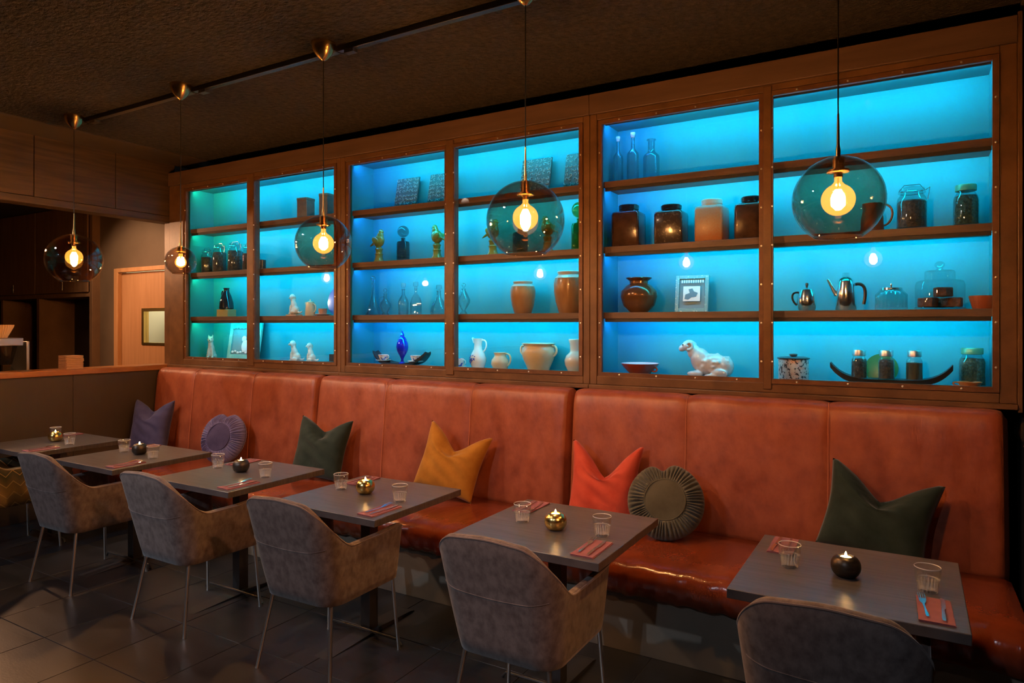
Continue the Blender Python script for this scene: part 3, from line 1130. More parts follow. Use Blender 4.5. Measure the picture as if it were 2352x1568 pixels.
def candle_set(x, y, mat, matname, where):
    pr, zt = bowlprof(.052, .078, .027)
    o = G().lathe(pr, 40).build('candle_holder', mat, smooth=50)
    o.location = (x, y, TH)
    tag(o, f'round {matname} candle holder on {where}', 'candle holder', 'round candle holders')
    c = thing('tealight', f'lit tea light in the {matname} holder on {where}', 'candle', (x, y, TH + .078 * .22), group='lit tea lights')
    G().lathe([(0, .001), (.021, .001), (.022, .050), (.019, .0545), (0, .0535)], 24).build('wax', WAX, c)
    G().tube([(0, 0, .053), (.001, 0, .059)], .0008, 5).build('wick', CABLE, c)
    G().lathe([(0, .0545), (.003, .056), (.0045, .0605), (.0036, .0665), (.0015, .072), (0, .0755)], 12).build('flame', FLAME, c)


def fork_mesh():
    g = G()
    P = [(-.004, 0), (.004, 0), (.0048, .015), (.0025, .08), (.003, .118), (.010, .135), (.0115, .155), (-.0115, .155), (-.010, .135), (-.003, .118), (-.0025, .08), (-.0048, .015)]
    g.prism(P, 0.0, .0022, 'xy')
    for k in range(4):
        xx = -.0098 + k * .0065
        g.prism([(xx - .0016, .154), (xx + .0016, .154), (xx + .0009, .197), (xx - .0009, .197)], 0, .0020, 'xy')
    g.v = [(a, b, c + (.012 * sstep(.12, .20, b) * (1 - .35 * sstep(.17, .2, b)) + .003 * sstep(.0, .06, .06 - b))) for a, b, c in g.v]
    return g


def knife_mesh():
    g = G()
    g.prism([(-.0045, 0), (.0045, 0), (.0058, .02), (.0042, .10), (-.0042, .10), (-.0058, .02)], 0, .005, 'xy')
    g.prism([(-.004, .10), (.0035, .10), (.009, .112), (.0095, .18), (.004, .205), (-.002, .208), (-.004, .20)], .0014, .0030, 'xy')
    return g


def napkin_mesh():
    g = G()
    n = 14
    def s(z0, z1, w0, w1, sk):
        top, bot = [], []
        for i in range(n + 1):
            t = i / n
            yy = -.11 + .22 * t
            wv = .0012 * math.sin(7 * t + sk)
            for L_, z in ((top, z1), (bot, z0)):
                L_.append((-w0, yy, z + wv * (1 if z > .002 else 0)))
                L_.append((w1, yy, z * (1.0 if z < .002 else .92) + wv * .5 * (1 if z > .002 else 0)))
        V = top + bot
        m = len(top)
        F = []
        for i in range(n):
            a, b, c, d = 2 * i, 2 * i + 1, 2 * i + 3, 2 * i + 2
            F += [(a, b, c, d), (m + d, m + c, m + b, m + a), (a, d, m + d, m + a), (b, m + b, m + c, c)]
        F += [(0, m, m + 1, 1), (2 * n, 2 * n + 1, m + 2 * n + 1, m + 2 * n)]
        g.add(V, F)
    s(0, .0026, .049, .050, 0)
    s(.0029, .0055, .051, .047, 1.3)
    return g


NAP = napkin_mesh().build('napkin', NAPKIN, smooth=30)
FORK = fork_mesh().build('fork', CUTLERY, smooth=30)
KNIFE = knife_mesh().build('knife', CUTLERY, smooth=30)
first = [True]


def setting(x, y, rz, where, which, jit):
    R_ = random.Random(jit)
    def put(src, lx, ly, z, dr, label, cat, grp):
        o = src if first[0] else src.copy()
        if not first[0]:
            col.objects.link(o)
        c, s = math.cos(rz), math.sin(rz)
        o.location = (x + lx * c - ly * s, y + lx * s + ly * c, z)
        o.rotation_euler = (0, 0, rz + dr)
        tag(o, label, cat, grp)
    put(NAP, 0, 0, TH, R_.uniform(-.05, .05), f'folded pink paper napkin, {which}, on {where}', 'napkin', 'folded pink napkins')
    put(FORK, -.022, -.085, TH + .0068, R_.uniform(-.03, .12), f'steel fork on the {which} pink napkin of {where}', 'fork', 'forks on napkins')
    put(KNIFE, .022, -.095, TH + .0068, R_.uniform(-.06, .08), f'steel knife on the {which} pink napkin of {where}', 'knife', 'knives on napkins')
    first[0] = False


HM = {1: (BRASS_H, 'brass'), 2: (BLACKIRON, 'black'), 3: (BLACKIRON, 'black'), 4: (BRASS_H, 'brass'), 5: (BRASS_H, 'brass'), 6: (BLACKIRON, 'black')}
GL = {6: ((-.411, 2.82), (.045, 2.80)), 5: ((-1.60, 2.815), (-1.19, 2.81)), 4: ((-2.81, 2.85), (-2.345, 2.81)), 3: ((-3.93, 2.87), (-3.435, 2.84)),
      2: ((-5.02, 2.88), (-4.60, 2.84)), 1: ((-6.14, 2.95), (-5.70, 2.84))}
HP = {6: (-.215, 2.82), 5: (-1.411, 2.79), 4: (-2.625, 2.85), 3: (-3.70, 2.87), 2: (-4.835, 2.885), 1: (-5.955, 2.86)}
for k in range(6, 0, -1):
    w = TN[k]
    place_tumbler(*GL[k][0], f'clear fluted tumbler, left one on {w}')
    place_tumbler(*GL[k][1], f'clear fluted tumbler, right one on {w}')
    candle_set(*HP[k], *HM[k], w)
    setting(TC[k] + .272, 2.618, 0, w, 'front right', k)
    setting(TC[k] - .265, 3.065, PI, w, 'back left', k + 20)
# ------------------------------------------------------------------ things on the shelves
SZH = {1: 2.655, 2: 2.215, 3: 1.772, 4: FLOOR_Z}
YS = 4.40


def sc(prof, w, hgt):
    return [(r * w / 2, z * hgt) for r, z in prof]


def solid(name, label, cat, prof, mat, x, s, w, hgt, y=YS, seg=36, group=None, mod=None, smooth=45):
    o = G().lathe(sc(prof, w, hgt), seg, mod=mod).build(name, mat, smooth=smooth)
    o.location = (x, y, SZH[s])
    return tag(o, label, cat, group)


def root(name, label, cat, x, s, y=YS, rz=0, group=None):
    return thing(name, label, cat, (x, y, SZH[s]), rz, group)


def handle(pts, r, mat, parent, name='handle', flat=1):
    n = 14
    P = [Vector(p) for p in pts]
    out = []
    for i in range(n + 1):          # quadratic / cubic bezier through control points
        t = i / n
        Q = P[:]
        while len(Q) > 1:
            Q = [Q[k].lerp(Q[k + 1], t) for k in range(len(Q) - 1)]
        out.append(Q[0])
    return G().tube(out, r, 8, flat=flat).build(name, mat, parent)


CERAM_W = pm('white_glaze', (.72, .70, .66), .18, coat=.4)
CREAM = pm('cream_glaze', (.62, .52, .36), .2, c2=(.52, .42, .27), ns=5, coat=.4)
STONE = pm('brown_stoneware', (.25, .125, .052), .28, c2=(.34, .19, .09), ns=5, st=(2, 2, .6), coat=.5)
STONE_D = pm('dark_canister_glaze', (.035, .017, .011), .2, c2=(.075, .036, .022), ns=14, coat=.5)
STONE_S = pm('speckled_canister_glaze', (.045, .030, .024), .22, c2=(.22, .17, .13), ns=45, ramp=(.55, .75), coat=.5)
BLACKGL = pm('black_gloss_glaze', (.012, .011, .012), .1, coat=.6)
GREENGL = pm('green_bird_glaze', (.09, .16, .035), .12, c2=(.24, .22, .04), ns=9, st=(1, 1, .5), coat=.6)
COFFEE = pm('dark_coffee_beans', (.05, .027, .018), .4, c2=(.13, .07, .042), ns=60, bump=(90, .8, (1, 1, 1), .01))
BEANS_G = pm('green_beans', (.028, .040, .022), .5, c2=(.10, .13, .07), ns=80, bump=(110, .9, (1, 1, 1), .012))
WIRE = pm('jar_clip_wire', (.6, .6, .6), .25, 1)
SMOKEGL = thin_glass('smoky_bottle_glass', (.62, .60, .60), 1.6)
GREENGLASS = thin_glass('green_bottle_glass', (.30, .62, .30), 1.6)
BOTTLE = thin_glass('pale_bottle_glass', (.86, .95, .97), 1.8, refr=.3)
COBALT = pm('cobalt_glass', (.010, .014, .42), .06, coat=.6, spec=.8)
TILEREL = pm('dark_relief_tile', (.05, .06, .06), .5)
TILEORN = pm('relief_tile_ornament', (.20, .24, .24), .45)
WOODDK = pm('dark_boat_wood', (.016, .012, .010), .4, c2=(.035, .026, .02), ns=8, st=(1, 6, 6))


def clip_jar(label, x, s, w, hgt, fill, fmat, metal_lid=False, y=YS, group='preserving jars on the shelves', lidmat=None):
    t = root('storage_jar', label, 'jar', x, s, y, group=group)
    R = w / 2
    hb = hgt * .78
    G().lathe([(0, 0), (R * .94, 0), (R, .01), (R, hb * .78), (R * .93, hb * .9), (R * .74, hb), (R * .74, hb + hgt * .07), (R * .70, hb + hgt * .07),
               (R * .70, hb), (R * .90, hb * .89), (R * .965, hb * .77), (R * .965, .014), (0, .01)], 32).build('jar_body', JAR, t)
    hf = hb * fill
    pf = [(0, .012), (R * .95, .012), (R * .95, min(hf, hb * .78))]
    if hf > hb * .78:
        pf.append((R * .85, hf))
    G().lathe(pf + [(0, hf + .004)], 28).build('contents', fmat, t)
    zl = hb + hgt * .07
    if metal_lid:
        G().lathe([(0, zl + .028), (R * .80, zl + .028), (R * .84, zl + .024), (R * .84, zl - .004), (R * .78, zl - .006), (0, zl)], 32).build('lid', lidmat or METAL_LID, t)
    else:
        l = G().lathe([(0, zl + .022), (R * .45, zl + .024), (R * .70, zl + .018), (R * .84, zl + .014), (R * .84, zl + .001), (0, zl)], 32).build('lid', JAR, t)
        pts = [(R * .88 * math.cos(2 * PI * i / 24), R * .88 * math.sin(2 * PI * i / 24), hb + hgt * .035) for i in range(25)]
        g = G().tube(pts, .0022, 5, cap=False)
        g.tube([(R * .88, 0, hb + .02), (R * 1.15, 0, hb + .035), (R * 1.02, 0, hb - .03), (R * .98, 0, hb - .035)], .0022, 5)
        g.tube([(R * .86, 0, zl), (R * .5, 0, zl + .036), (-R * .5, 0, zl + .036), (-R * .86, 0, zl)], .0022, 5)
        g.build('wire_clip', WIRE, t)
    return t


# --- left cabinet
clip_jar('leftmost of the clip top jars in the left cabinet, smallest', -6.20, 2, .118, .262, .8, COFFEE)
clip_jar('second clip top jar of dark beans in the left cabinet', -6.00, 2, .138, .300, .86, COFFEE)
clip_jar('third clip top jar of dark beans in the left cabinet', -5.76, 2, .145, .305, .86, COFFEE)
clip_jar('clip top jar half hidden behind the left cabinet mullion', -5.565, 2, .115, .270, .8, COFFEE)
t = root('glazed_jug', 'black glossy jug standing on a small wooden block', 'jug', -5.894, 3)
box('wooden_block', (-.085, -.05, 0), (.085, .05, .072), pm('green_wood_block', (.30, .28, .12), .6), t)
G().lathe([(0, .072), (.062, .072), (.070, .082), (.066, .14), (.050, .20), (.030, .245), (.026, .27), (.032, .285), (.026, .284), (.022, .26), (0, .24)], 30).build('jug_body', BLACKGL, t)
handle([(-.026, 0, .262), (-.085, 0, .27), (-.08, 0, .19), (-.055, 0, .175)], .007, BLACKGL, t)


def sitter(label, x, s, hgt, mat, face=-1, name='dog_figurine', cat='figurine', base=None, snout=.5, ears='flop', y=YS, rz=0):
    """seated dog or cat figurine, one continuous body"""
    t = root(name, label, cat, x, s, y, rz)
    z0 = 0
    k = hgt / .22
    if base:
        box('base', (-.07 * k, -.04 * k, 0), (.07 * k, .04 * k, .014), base, t)
        z0 = .014
        k = (hgt - .014) / .22
    g = G()
    f = face
    R_ = lambda a: Matrix.Rotation(a, 3, 'Y')
    def E_(c, r, a=0):
        g.ell((c[0] * k * f, c[1] * k, z0 + c[2] * k), [q * k for q in r], 14, 10, R_(a * f) if a else None)
    E_((-.018, 0, .046), (.048, .036, .046))
    E_((0, 0, .09), (.034, .031, .062), .28)
    E_((.014, 0, .135), (.026, .024, .036))
    E_((.022, 0, .178), (.032, .029, .031))
    E_((.05, 0, .168), (.024 * snout + .012, .015, .014))
    for sd in (-1, 1):
        E_((.030, .019 * sd, .045), (.012, .012, .055))
        E_((.040, .020 * sd, .010), (.018, .012, .010))
        E_((-.012, .034 * sd, .022), (.034, .014, .022))
        if ears == 'flop':
            E_((.012, .028 * sd, .168), (.012, .007, .026))
        else:
            E_((.016, .018 * sd, .208), (.009, .006, .016))
    g.tube([(-.055 * k * f, 0, z0 + .02 * k), (-.08 * k * f, .015 * k, z0 + .018 * k), (-.095 * k * f, .02 * k, z0 + .035 * k)], [.012 * k, .010 * k, .007 * k], 8)
    zmin = min(p[2] for p in g.v)
    g.v = [(a, b, max(c, z0)) for a, b, c in g.v]
    bo = g.build('body', mat, t, remesh=.0042 * k)
    ey = G()
    for sd in (-1, 1):
        ey.ell((.047 * k * f, .016 * k * sd, z0 + .186 * k), (.004 * k,) * 3, 8, 6)
    ey.ell((.05 * k * f + (.024 * snout + .012) * k * f * .9, 0, z0 + .172 * k), (.005 * k,) * 3, 8, 6)
    ey.build('eyes_and_nose', BLACKGL, t)
    return t


PORC = pm('porcelain_orange_patches', (.56, .52, .45), .2, c2=(.42, .17, .05), ns=9, ramp=(.56, .66), coat=.4)
sitter('white and ginger cat figurine beside the turquoise picture frame', -6.13, 4, .235, PORC, 1, 'cat_figurine', snout=.1, ears='up', rz=-.9)
FRTURQ = pm('turquoise_frame_paint', (.10, .32, .27), .4, c2=(.20, .48, .41), ns=15)


def picture(label, x, s, w, hgt, mat, y, lean, bw, mats, extra, rz=0):
    t = root('picture_frame', label, 'picture', x, s, y, rz)
    M = Matrix.Rotation(-lean, 4, 'X')
    def bx(a, b, nm, m_):
        return G().box(a, b).xf(M).build(nm, m_, t, bevel=.002)
    bx((-w / 2, -.012, 0), (-w / 2 + bw, .012, hgt), 'frame_bar', mat)
    bx((w / 2 - bw, -.012, 0), (w / 2, .012, hgt), 'frame_bar', mat)
    bx((-w / 2 + bw, -.012, 0), (w / 2 - bw, .012, bw), 'frame_bar', mat)
    bx((-w / 2 + bw, -.012, hgt - bw), (w / 2 - bw, .012, hgt), 'frame_bar', mat)
    bx((-w / 2 + bw, 0, bw), (w / 2 - bw, .006, hgt - bw), 'picture_sheet', mats[0])
    for nm, g, m_ in extra:
        g.xf(M).build(nm, m_, t)
    return t


g1 = G()
for i in range(8):
    g1.lathe([(0, -.008), (.026, -.008), (.026, 0), (0, 0)], 12)
g1 = G()
for i in range(8):
    a = -.165 + i * .047
    g1.ell((a, -.012, .318), (.027, .008, .022), 10, 6)
g2 = G()
g2.ell((.02, -.008, .13), (.055, .006, .06), 16, 8)
g2.ell((-.005, -.008, .20), (.034, .006, .032), 14, 8)
g2.ell((.07, -.008, .10), (.05, .006, .035), 14, 8)
for i in range(9):
    g2.ell((-.16 + .04 * i, -.006, .07 + .008 * math.sin(i * 2)), (.02, .005, .012), 8, 5)
picture('turquoise scalloped picture frame with pale animal relief behind the mullion', -5.69, 4, .46, .37, FRTURQ, 4.43, .16, .045,
        (pm('dark_teal_sheet', (.10, .22, .24), .5),), (('scalloped_valance', g1, FRTURQ), ('relief', g2, CERAM_W)))
TINM = pm('dull_tin', (.16, .12, .10), .45, .3, c2=(.23, .18, .15), ns=10)


def square_tin(label, x, s, w, d, hgt, mat, y=YS, rz=0):
    t = root('storage_tin', label, 'tin', x, s, y, rz, 'square tins in the left cabinet')
    box('tin_body', (-w / 2, -d / 2, 0), (w / 2, d / 2, hgt * .88), mat, t, .006)
    box('lid', (-w / 2 - .003, -d / 2 - .003, hgt * .86), (w / 2 + .003, d / 2 + .003, hgt), mat, t, .006)


square_tin('wider square tin on the top shelf of the left cabinet', -4.776, 1, .115, .11, .19, TINM, rz=.1)
square_tin('taller square tin beside the first, near the cabinet post', -4.515, 1, .095, .095, .205, TINM, rz=.12)
t = root('enamel_mug', 'small speckled mug half behind the left cabinet mullion', 'mug', -5.37, 2)
G().lathe([(0, 0), (.034, 0), (.037, .01), (.038, .096), (.034, .096), (.032, .01), (0, .008)], 24).build('mug_body', STONE_S, t)
sitter('spaniel figurine on a flat base beside the cream jug', -4.93, 3, .215, PORC, -1, base=pm('figurine_base', (.45, .27, .15), .5))
t = root('milk_jug', 'small cream lidded jug on the third shelf', 'jug', -4.72, 3)
G().lathe([(0, 0), (.044, 0), (.046, .01), (.040, .10), (.038, .118), (.033, .118), (.034, .1), (0, .09)], 28).build('jug_body', CREAM, t)
G().lathe([(0, .150), (.006, .150), (.006, .138), (.012, .134), (.038, .122), (.038, .118), (0, .118)], 24).build('lid', CREAM, t)
handle([(.038, 0, .105), (.085, 0, .115), (.078, 0, .03), (.043, 0, .03)], .006, CREAM, t)
G().tube([(-.034, 0, .085), (-.048, 0, .105), (-.058, 0, .122)], [.014, .010, .007], 8).build('spout', CREAM, t)
t = root('teacup', 'pale pink cup on a saucer beside the leaning blue plate', 'cup', -4.53, 3, 4.37)
G().lathe([(0, 0), (.045, 0), (.072, .010), (.070, .014), (.044, .005), (0, .004)], 28).build('saucer', pm('pink_glaze', (.55, .30, .22), .25, coat=.3), t)
G().lathe([(0, .006), (.026, .006), (.036, .02), (.040, .062), (.037, .062), (.033, .02), (0, .012)], 28).build('cup_body', pm('pink_glaze', (.55, .3, .22)), t)
o = G().lathe([(0, 0), (.09, .002), (.14, .012), (.142, .016), (.09, .008), (0, .006)], 40).xf(Matrix.Rotation(PI / 2 - .2, 4, 'X')).build('plate', pm('blue_plate_glaze', (.05, .14, .38), .2, coat=.4))
zm = min(v.co.z for v in o.data.vertices)
o.location = (-4.40, 4.46, SZH[3] - zm)
tag(o, 'blue plate leaning beside the left cabinet post', 'plate')
sitter('white seated dog figurine, upright one of the bottom shelf pair', -4.92, 4, .205, pm('white_porcelain', (.58, .56, .50), .2, coat=.4), -1, rz=.3)
sitter('white dog figurine leaning forward, right one of the bottom shelf pair', -4.71, 4, .185, pm('white_porcelain', (.58, .56, .50), .2), -1, snout=.8)
t = root('serving_tray', 'dark flat serving tray at the post end of the left cabinet', 'tray', -4.42, 4)
box('tray_base', (-.12, -.06, 0), (.12, .06, .012), WOODDK, t)
box('tray_rim', (-.12, .055, .012), (.12, .065, .075), WOODDK, t)
box('tray_handle', (.11, -.06, .012), (.12, .055, .05), WOODDK, t)

# --- middle cabinet
def relief_tile(label, x, w, hgt, seed, rz=0):
    t = root('relief_tile', label, 'tile', x, 1, 4.45, rz, 'dark relief tiles on the top shelf')
    M = Matrix.Rotation(-.2, 4, 'X')
    G().box((-w / 2, -.006, 0), (w / 2, .006, hgt)).xf(M).build('slab', TILEREL, t, bevel=.002)
    R_ = random.Random(seed)
    g = G()
    n = 7
    for i in range(n):
        for j in range(n + 1):
            cx = -w / 2 + w * (i + .5) / n
            cz = hgt * (j + .5) / (n + 1)
            st_ = R_.uniform(0, 6)
            sp = R_.uniform(3.5, 6)
            pts = [(cx + w / n * .46 * (1 - q / 10) * math.cos(st_ + sp * q / 10), -.008, cz + w / n * .46 * (1 - q / 10) * math.sin(st_ + sp * q / 10)) for q in range(10)]
            g.tube(pts, .0042, 5)
    g.xf(M).build('relief_ornament', TILEORN, t)['kind'] = 'stuff'
    return t


relief_tile('leftmost dark relief tile on the top shelf of the middle cabinet', -3.66, .235, .275, 1)
relief_tile('second dark relief tile from left, beside the mullion', -3.31, .235, .275, 2)
relief_tile('third dark relief tile, above the large globe pendant', -2.43, .25, .285, 3)
relief_tile('rightmost dark relief tile on the top shelf', -2.07, .235, .285, 4)


def bird(label, x, face, hgt=.285, y=YS):
    t = root('bird_figurine', label, 'figurine', x, 2, y, group='green glazed birds on pedestals')
    k = hgt / .285
    G().lathe([(0, 0), (.046 * k, 0), (.046 * k, .016 * k), (.036 * k, .028 * k), (.030 * k, .06 * k), (.036 * k, .075 * k), (.028 * k, .082 * k), (.030 * k, .108 * k), (.036 * k, .115 * k), (.02 * k, .135 * k), (0, .137 * k)], 24).build('pedestal', GREENGL, t)
    g = G()
    f = face
    rt = lambda a: Matrix.Rotation(a * f, 3, 'Y')
    g.ell((0, 0, .185 * k), (.052 * k, .038 * k, .058 * k), 16, 12, rt(.5))
    g.ell((.016 * f * k, 0, .232 * k), (.030 * k, .027 * k, .034 * k), 14, 10)
    g.ell((.022 * f * k, 0, .262 * k), (.024 * k, .021 * k, .022 * k), 14, 10)
    g.tube([(.038 * f * k, 0, .260 * k), (.056 * f * k, 0, .254 * k)], [.010 * k, .003 * k], 8)
    g.tube([(-.02 * f * k, 0, .185 * k), (-.06 * f * k, 0, .165 * k), (-.098 * f * k, 0, .145 * k)], [.028 * k, .018 * k, .008 * k], 8, flat=.6)
    g.build('body', GREENGL, t, remesh=.0045)
    w = G()
    for sd in (-1, 1):
        w.ell((-.012 * f * k, .036 * sd * k, .185 * k), (.042 * k, .008 * k, .026 * k), 12, 8, rt(-.55 + 1.2))
    w.build('wings', GREENGL, t)
    return t


def ball_bottle(label, x, hgt, w, mat, stop):
    t = root('stoppered_bottle', label, 'bottle', x, 2)
    R = w / 2
    G().lathe([(0, 0), (R * .97, 0), (R, .006), (R, hgt * .50), (R * .9, hgt * .55), (R * .34, hgt * .58), (R * .32, hgt * .64), (R * .42, hgt * .65), (R * .25, hgt * .66), (R * .25, hgt * .58),
               (R * .85, hgt * .54), (R * .94, hgt * .49), (R * .94, .02), (0, .016)], 28).build('bottle_body', mat, t)
    rb = hgt * .165
    G().ell((0, 0, hgt - rb), (rb, rb, rb), 24, 14).build('ball_stopper', stop, t)
    return t


bird('leftmost green glazed bird facing right, on a pedestal', -3.90, 1, .285)
ball_bottle('smoky glass bottle with ball stopper between two green birds', -3.637, .295, .108, SMOKEGL, SMOKEGL)
bird('green glazed bird facing left, second from left', -3.29, -1, .28)
bird('green glazed bird seen through the large globe, facing right', -2.76, 1, .28)
ball_bottle('smoky glass bottle seen through the large globe pendant', -2.52, .29, .115, SMOKEGL, SMOKEGL)
bird('green glazed bird behind the bulb of the large globe', -2.29, -1, .27)
ball_bottle('green glass bottle with ball stopper at the right cabinet post', -2.035, .345, .118, GREENGLASS, GREENGLASS)


def decanter(label, x, prof, stopper, mat=DECANT, w=1, hgt=1, s=3, y=YS, seg=28, extra=None):
    t = root('decanter', label, 'decanter', x, s, y, group='clear glass decanters on the third shelf')
    inner = [(max(0, r - .0035), z + (.006 if i < 2 else 0)) for i, (r, z) in enumerate(prof)][::-1]
    G().lathe([(0, 0)] + prof + inner + [(0, .008)], seg).build('decanter_body', mat, t)
    G().lathe(stopper, 20).build('stopper', mat, t)
    if extra:
        handle(extra, .005, mat, t)
    return t


def balls(z, r):
    return [(0, z - r * 1.6), (.008, z - r * 1.5), (.008, z - r * .9)] + [(r * math.sin(a), z - r * math.cos(a)) for a in [.5, .9, 1.3, 1.7, 2.1, 2.5, 2.9]] + [(0, z + r)]


decanter('tall conical glass decanter with round stopper, leftmost', -3.965, [(.066, 0), (.066, .006), (.035, .09), (.018, .17), (.013, .24), (.014, .27), (.018, .275)], balls(.312, .024))
decanter('small round glass decanter with a little handle', -3.83, [(.03, 0), (.032, .008), (.022, .02), (.050, .07), (.048, .095), (.018, .135), (.013, .17), (.019, .18)], balls(.208, .017),
         extra=[(-.046, 0, .10), (-.085, 0, .12), (-.06, 0, .16), (-.016, 0, .155)])
decanter('slim round shouldered glass decanter with square stopper', -3.635, [(.038, 0), (.042, .006), (.044, .10), (.036, .13), (.014, .165), (.013, .205), (.019, .212)],
         [(0, .195), (.010, .2), (.012, .225), (.020, .23), (.020, .262), (0, .264)])
decanter('square bodied glass decanter beside the slim one', -3.505, [(.058, 0), (.060, .006), (.060, .10), (.048, .135), (.016, .175), (.014, .21), (.02, .216)],
         [(0, .2), (.010, .205), (.012, .23), (.021, .235), (.021, .268), (0, .27)], seg=4)
decanter('squat round glass decanter next to the mullion', -3.27, [(.066, 0), (.070, .008), (.066, .05), (.045, .10), (.020, .135), (.015, .18), (.022, .19)],
         [(0, .18), (.011, .185), (.012, .2), (.024, .205), (.022, .235), (0, .24)])
decanter('glass decanter just right of the mullion', -3.03, [(.028, 0), (.03, .006), (.014, .03), (.05, .09), (.052, .115), (.030, .16), (.014, .19), (.018, .2)], balls(.228, .017))
# boat tray with cups and cobalt jar
def boat_tray(label, x, L, hgt, d, y=YS, th=.012, pw=3.2):
    o = G()
    n = 40
    def prof(t):
        u = 2 * t - 1
        return hgt * abs(u) ** pw
    def fn(i, j):
        u = 2 * i - 1
        wv = d / 2 * (1 - .55 * abs(u) ** 2.5)
        a = 2 * PI * j
        yy = wv * math.cos(a)
        zz = prof(i) + (th if math.sin(a) > 0 else 0) * 1 + .010 * abs(math.cos(a)) * (1 if math.sin(a) > 0 else 0)
        return (u * L / 2 * (1 - .0 * hgt), yy, zz)
    o.grid(fn, n, 16, cv=True)
    o.f.append(tuple(range(16)))
    o.f.append(tuple((n - 1) * 16 + q for q in range(16))[::-1])
    ob = o.build('boat_tray', WOODDK, smooth=60)
    ob.location = (x, y, FLOOR_Z)
    return tag(ob, label, 'tray')


boat_tray('dark boat shaped tray under two cups and a cobalt jar', -3.658, .56, .10, .17)
BLUEWHITE = pm('blue_floral_china', (.75, .76, .76), .2, c2=(.03, .07, .42), ns=26, ramp=(.52, .57), coat=.4)
for x, w_ in ((-3.842, 'left'), (-3.50, 'right')):
    t = thing('teacup', f'blue floral cup and saucer at the {w_} end of the boat tray', 'cup', (x, YS - .01, FLOOR_Z + .030), group='blue floral cups')
    G().lathe([(0, 0), (.035, 0), (.066, .012), (.064, .015), (.034, .005), (0, .005)], 30).build('saucer', CERAM_W, t)
    G().lathe([(0, .006), (.022, .006), (.030, .018), (.046, .058), (.043, .058), (.027, .018), (0, .012)], 30).build('cup_body', BLUEWHITE, t)
    handle([(.040, 0, .05), (.07, 0, .055), (.065, 0, .022), (.034, 0, .024)], .004, CERAM_W, t)
t = thing('lidded_jar', 'cobalt blue lidded glass jar on a stem', 'jar', (-3.646, YS, FLOOR_Z + .0125))
G().lathe([(0, 0), (.032, 0), (.034, .006), (.014, .02), (.010, .04), (.018, .06), (.044, .105), (.050, .14), (.046, .175), (.036, .195), (0, .19)], 32).build('jar_body', COBALT, t)
G().lathe([(0, .196), (.038, .196), (.036, .204), (.026, .22), (.014, .232), (.018, .24), (.012, .255), (.006, .262), (.007, .272), (.002, .29), (0, .292)], 28).build('lid', COBALT, t)
t = root('teacup', 'white floral teacup peeking beside the middle cabinet mullion', 'cup', -3.06, 4, 4.38)
G().lathe([(0, 0), (.035, 0), (.062, .012), (.060, .015), (.034, .005), (0, .005)], 30).build('saucer', CERAM_W, t)
G().lathe([(0, .006), (.024, .006), (.036, .02), (.040, .075), (.037, .075), (.032, .02), (0, .012)], 30).build('cup_body', BLUEWHITE, t)
handle([(.037, 0, .065), (.072, 0, .07), (.068, 0, .025), (.034, 0, .026)], .004, CERAM_W, t)

STJ = [(0, 0), (.62, 0), (.66, .01), (.86, .25), (.98, .52), (1, .70), (.92, .84), (.76, .90), (.70, .92), (.74, .95), (.78, .985), (.74, 1), (.66, .985), (.64, .93), (0, .90)]
GREY = pm('jar_rim_glaze', (.42, .38, .32), .3, coat=.3)


def stone_jar(label, x, w, hgt):
    t = root('stoneware_jar', label, 'jar', x, 3)
    G().lathe([(r * w / 2, z * hgt) for r, z in STJ[:7]] + [(0, .83 * hgt)], 36).build('jar_body', STONE, t)
    G().lathe([(.925 * w / 2, .838 * hgt)] + [(r * w / 2, z * hgt) for r, z in STJ[7:-1]] + [(0, .90 * hgt)], 36).build('rim', GREY, t)


stone_jar('brown stoneware jar, smaller one below the large globe', -2.497, .19, .24)
stone_jar('tall brown stoneware jar beside the right post of the middle cabinet', -2.115, .225, .298)
t = root('floral_jug', 'white jug with blue flowers on the bottom shelf', 'jug', -2.895, 4)
G().lathe([(0, 0), (.045, 0), (.048, .006), (.062, .05), (.064, .08), (.05, .12), (.033, .15), (.030, .19), (.036, .222), (.040, .232), (.035, .23), (.027, .19), (.028, .15), (0, .12)], 36).build('jug_body', CERAM_W, t)
handle([(.034, 0, .218), (.09, 0, .235), (.088, 0, .15), (.046, 0, .13)], .006, CERAM_W, t)
G().tube([(-.028, 0, .2), (-.040, 0, .222), (-.052, 0, .236)], [.016, .012, .008], 8).build('spout', CERAM_W, t)
fl_ = G()
R_ = random.Random(9)
for i in range(26):
    a = -PI / 2 - .35 + R_.gauss(0, .38)
    z = .068 + R_.gauss(0, .018)
    fl_.ell((.0635 * math.cos(a), .0635 * math.sin(a), z), (.0055, .0055, .0045), 6, 4)
fl_.build('blue_flowers', pm('blue_paint', (.02, .05, .36), .3), t)['kind'] = 'stuff'
t = root('cream_jug', 'small squat cream jug beside the white floral jug', 'jug', -2.695, 4)
G().lathe([(0, 0), (.05, 0), (.055, .008), (.070, .04), (.066, .07), (.044, .1), (.044, .112), (.052, .128), (.046, .127), (.039, .11), (0, .09)], 32).build('jug_body', CREAM, t)
handle([(.048, 0, .118), (.11, 0, .13), (.10, 0, .04), (.062, 0, .03)], .007, CREAM, t)
t = root('crock_pot', 'wide cream two handled crock on the bottom shelf', 'pot', -2.365, 4)
G().lathe([(0, 0), (.075, 0), (.08, .01), (.115, .09), (.125, .13), (.118, .165), (.105, .18), (.11, .19), (.128, .2), (.122, .204), (.105, .2), (.1, .185), (0, .15)], 36).build('pot_body', CREAM, t)
handle([(-.112, 0, .185), (-.165, 0, .19), (-.155, 0, .12), (-.118, 0, .11)], .009, CREAM, t)
handle([(.112, 0, .185), (.165, 0, .19), (.155, 0, .12), (.118, 0, .11)], .009, CREAM, t)
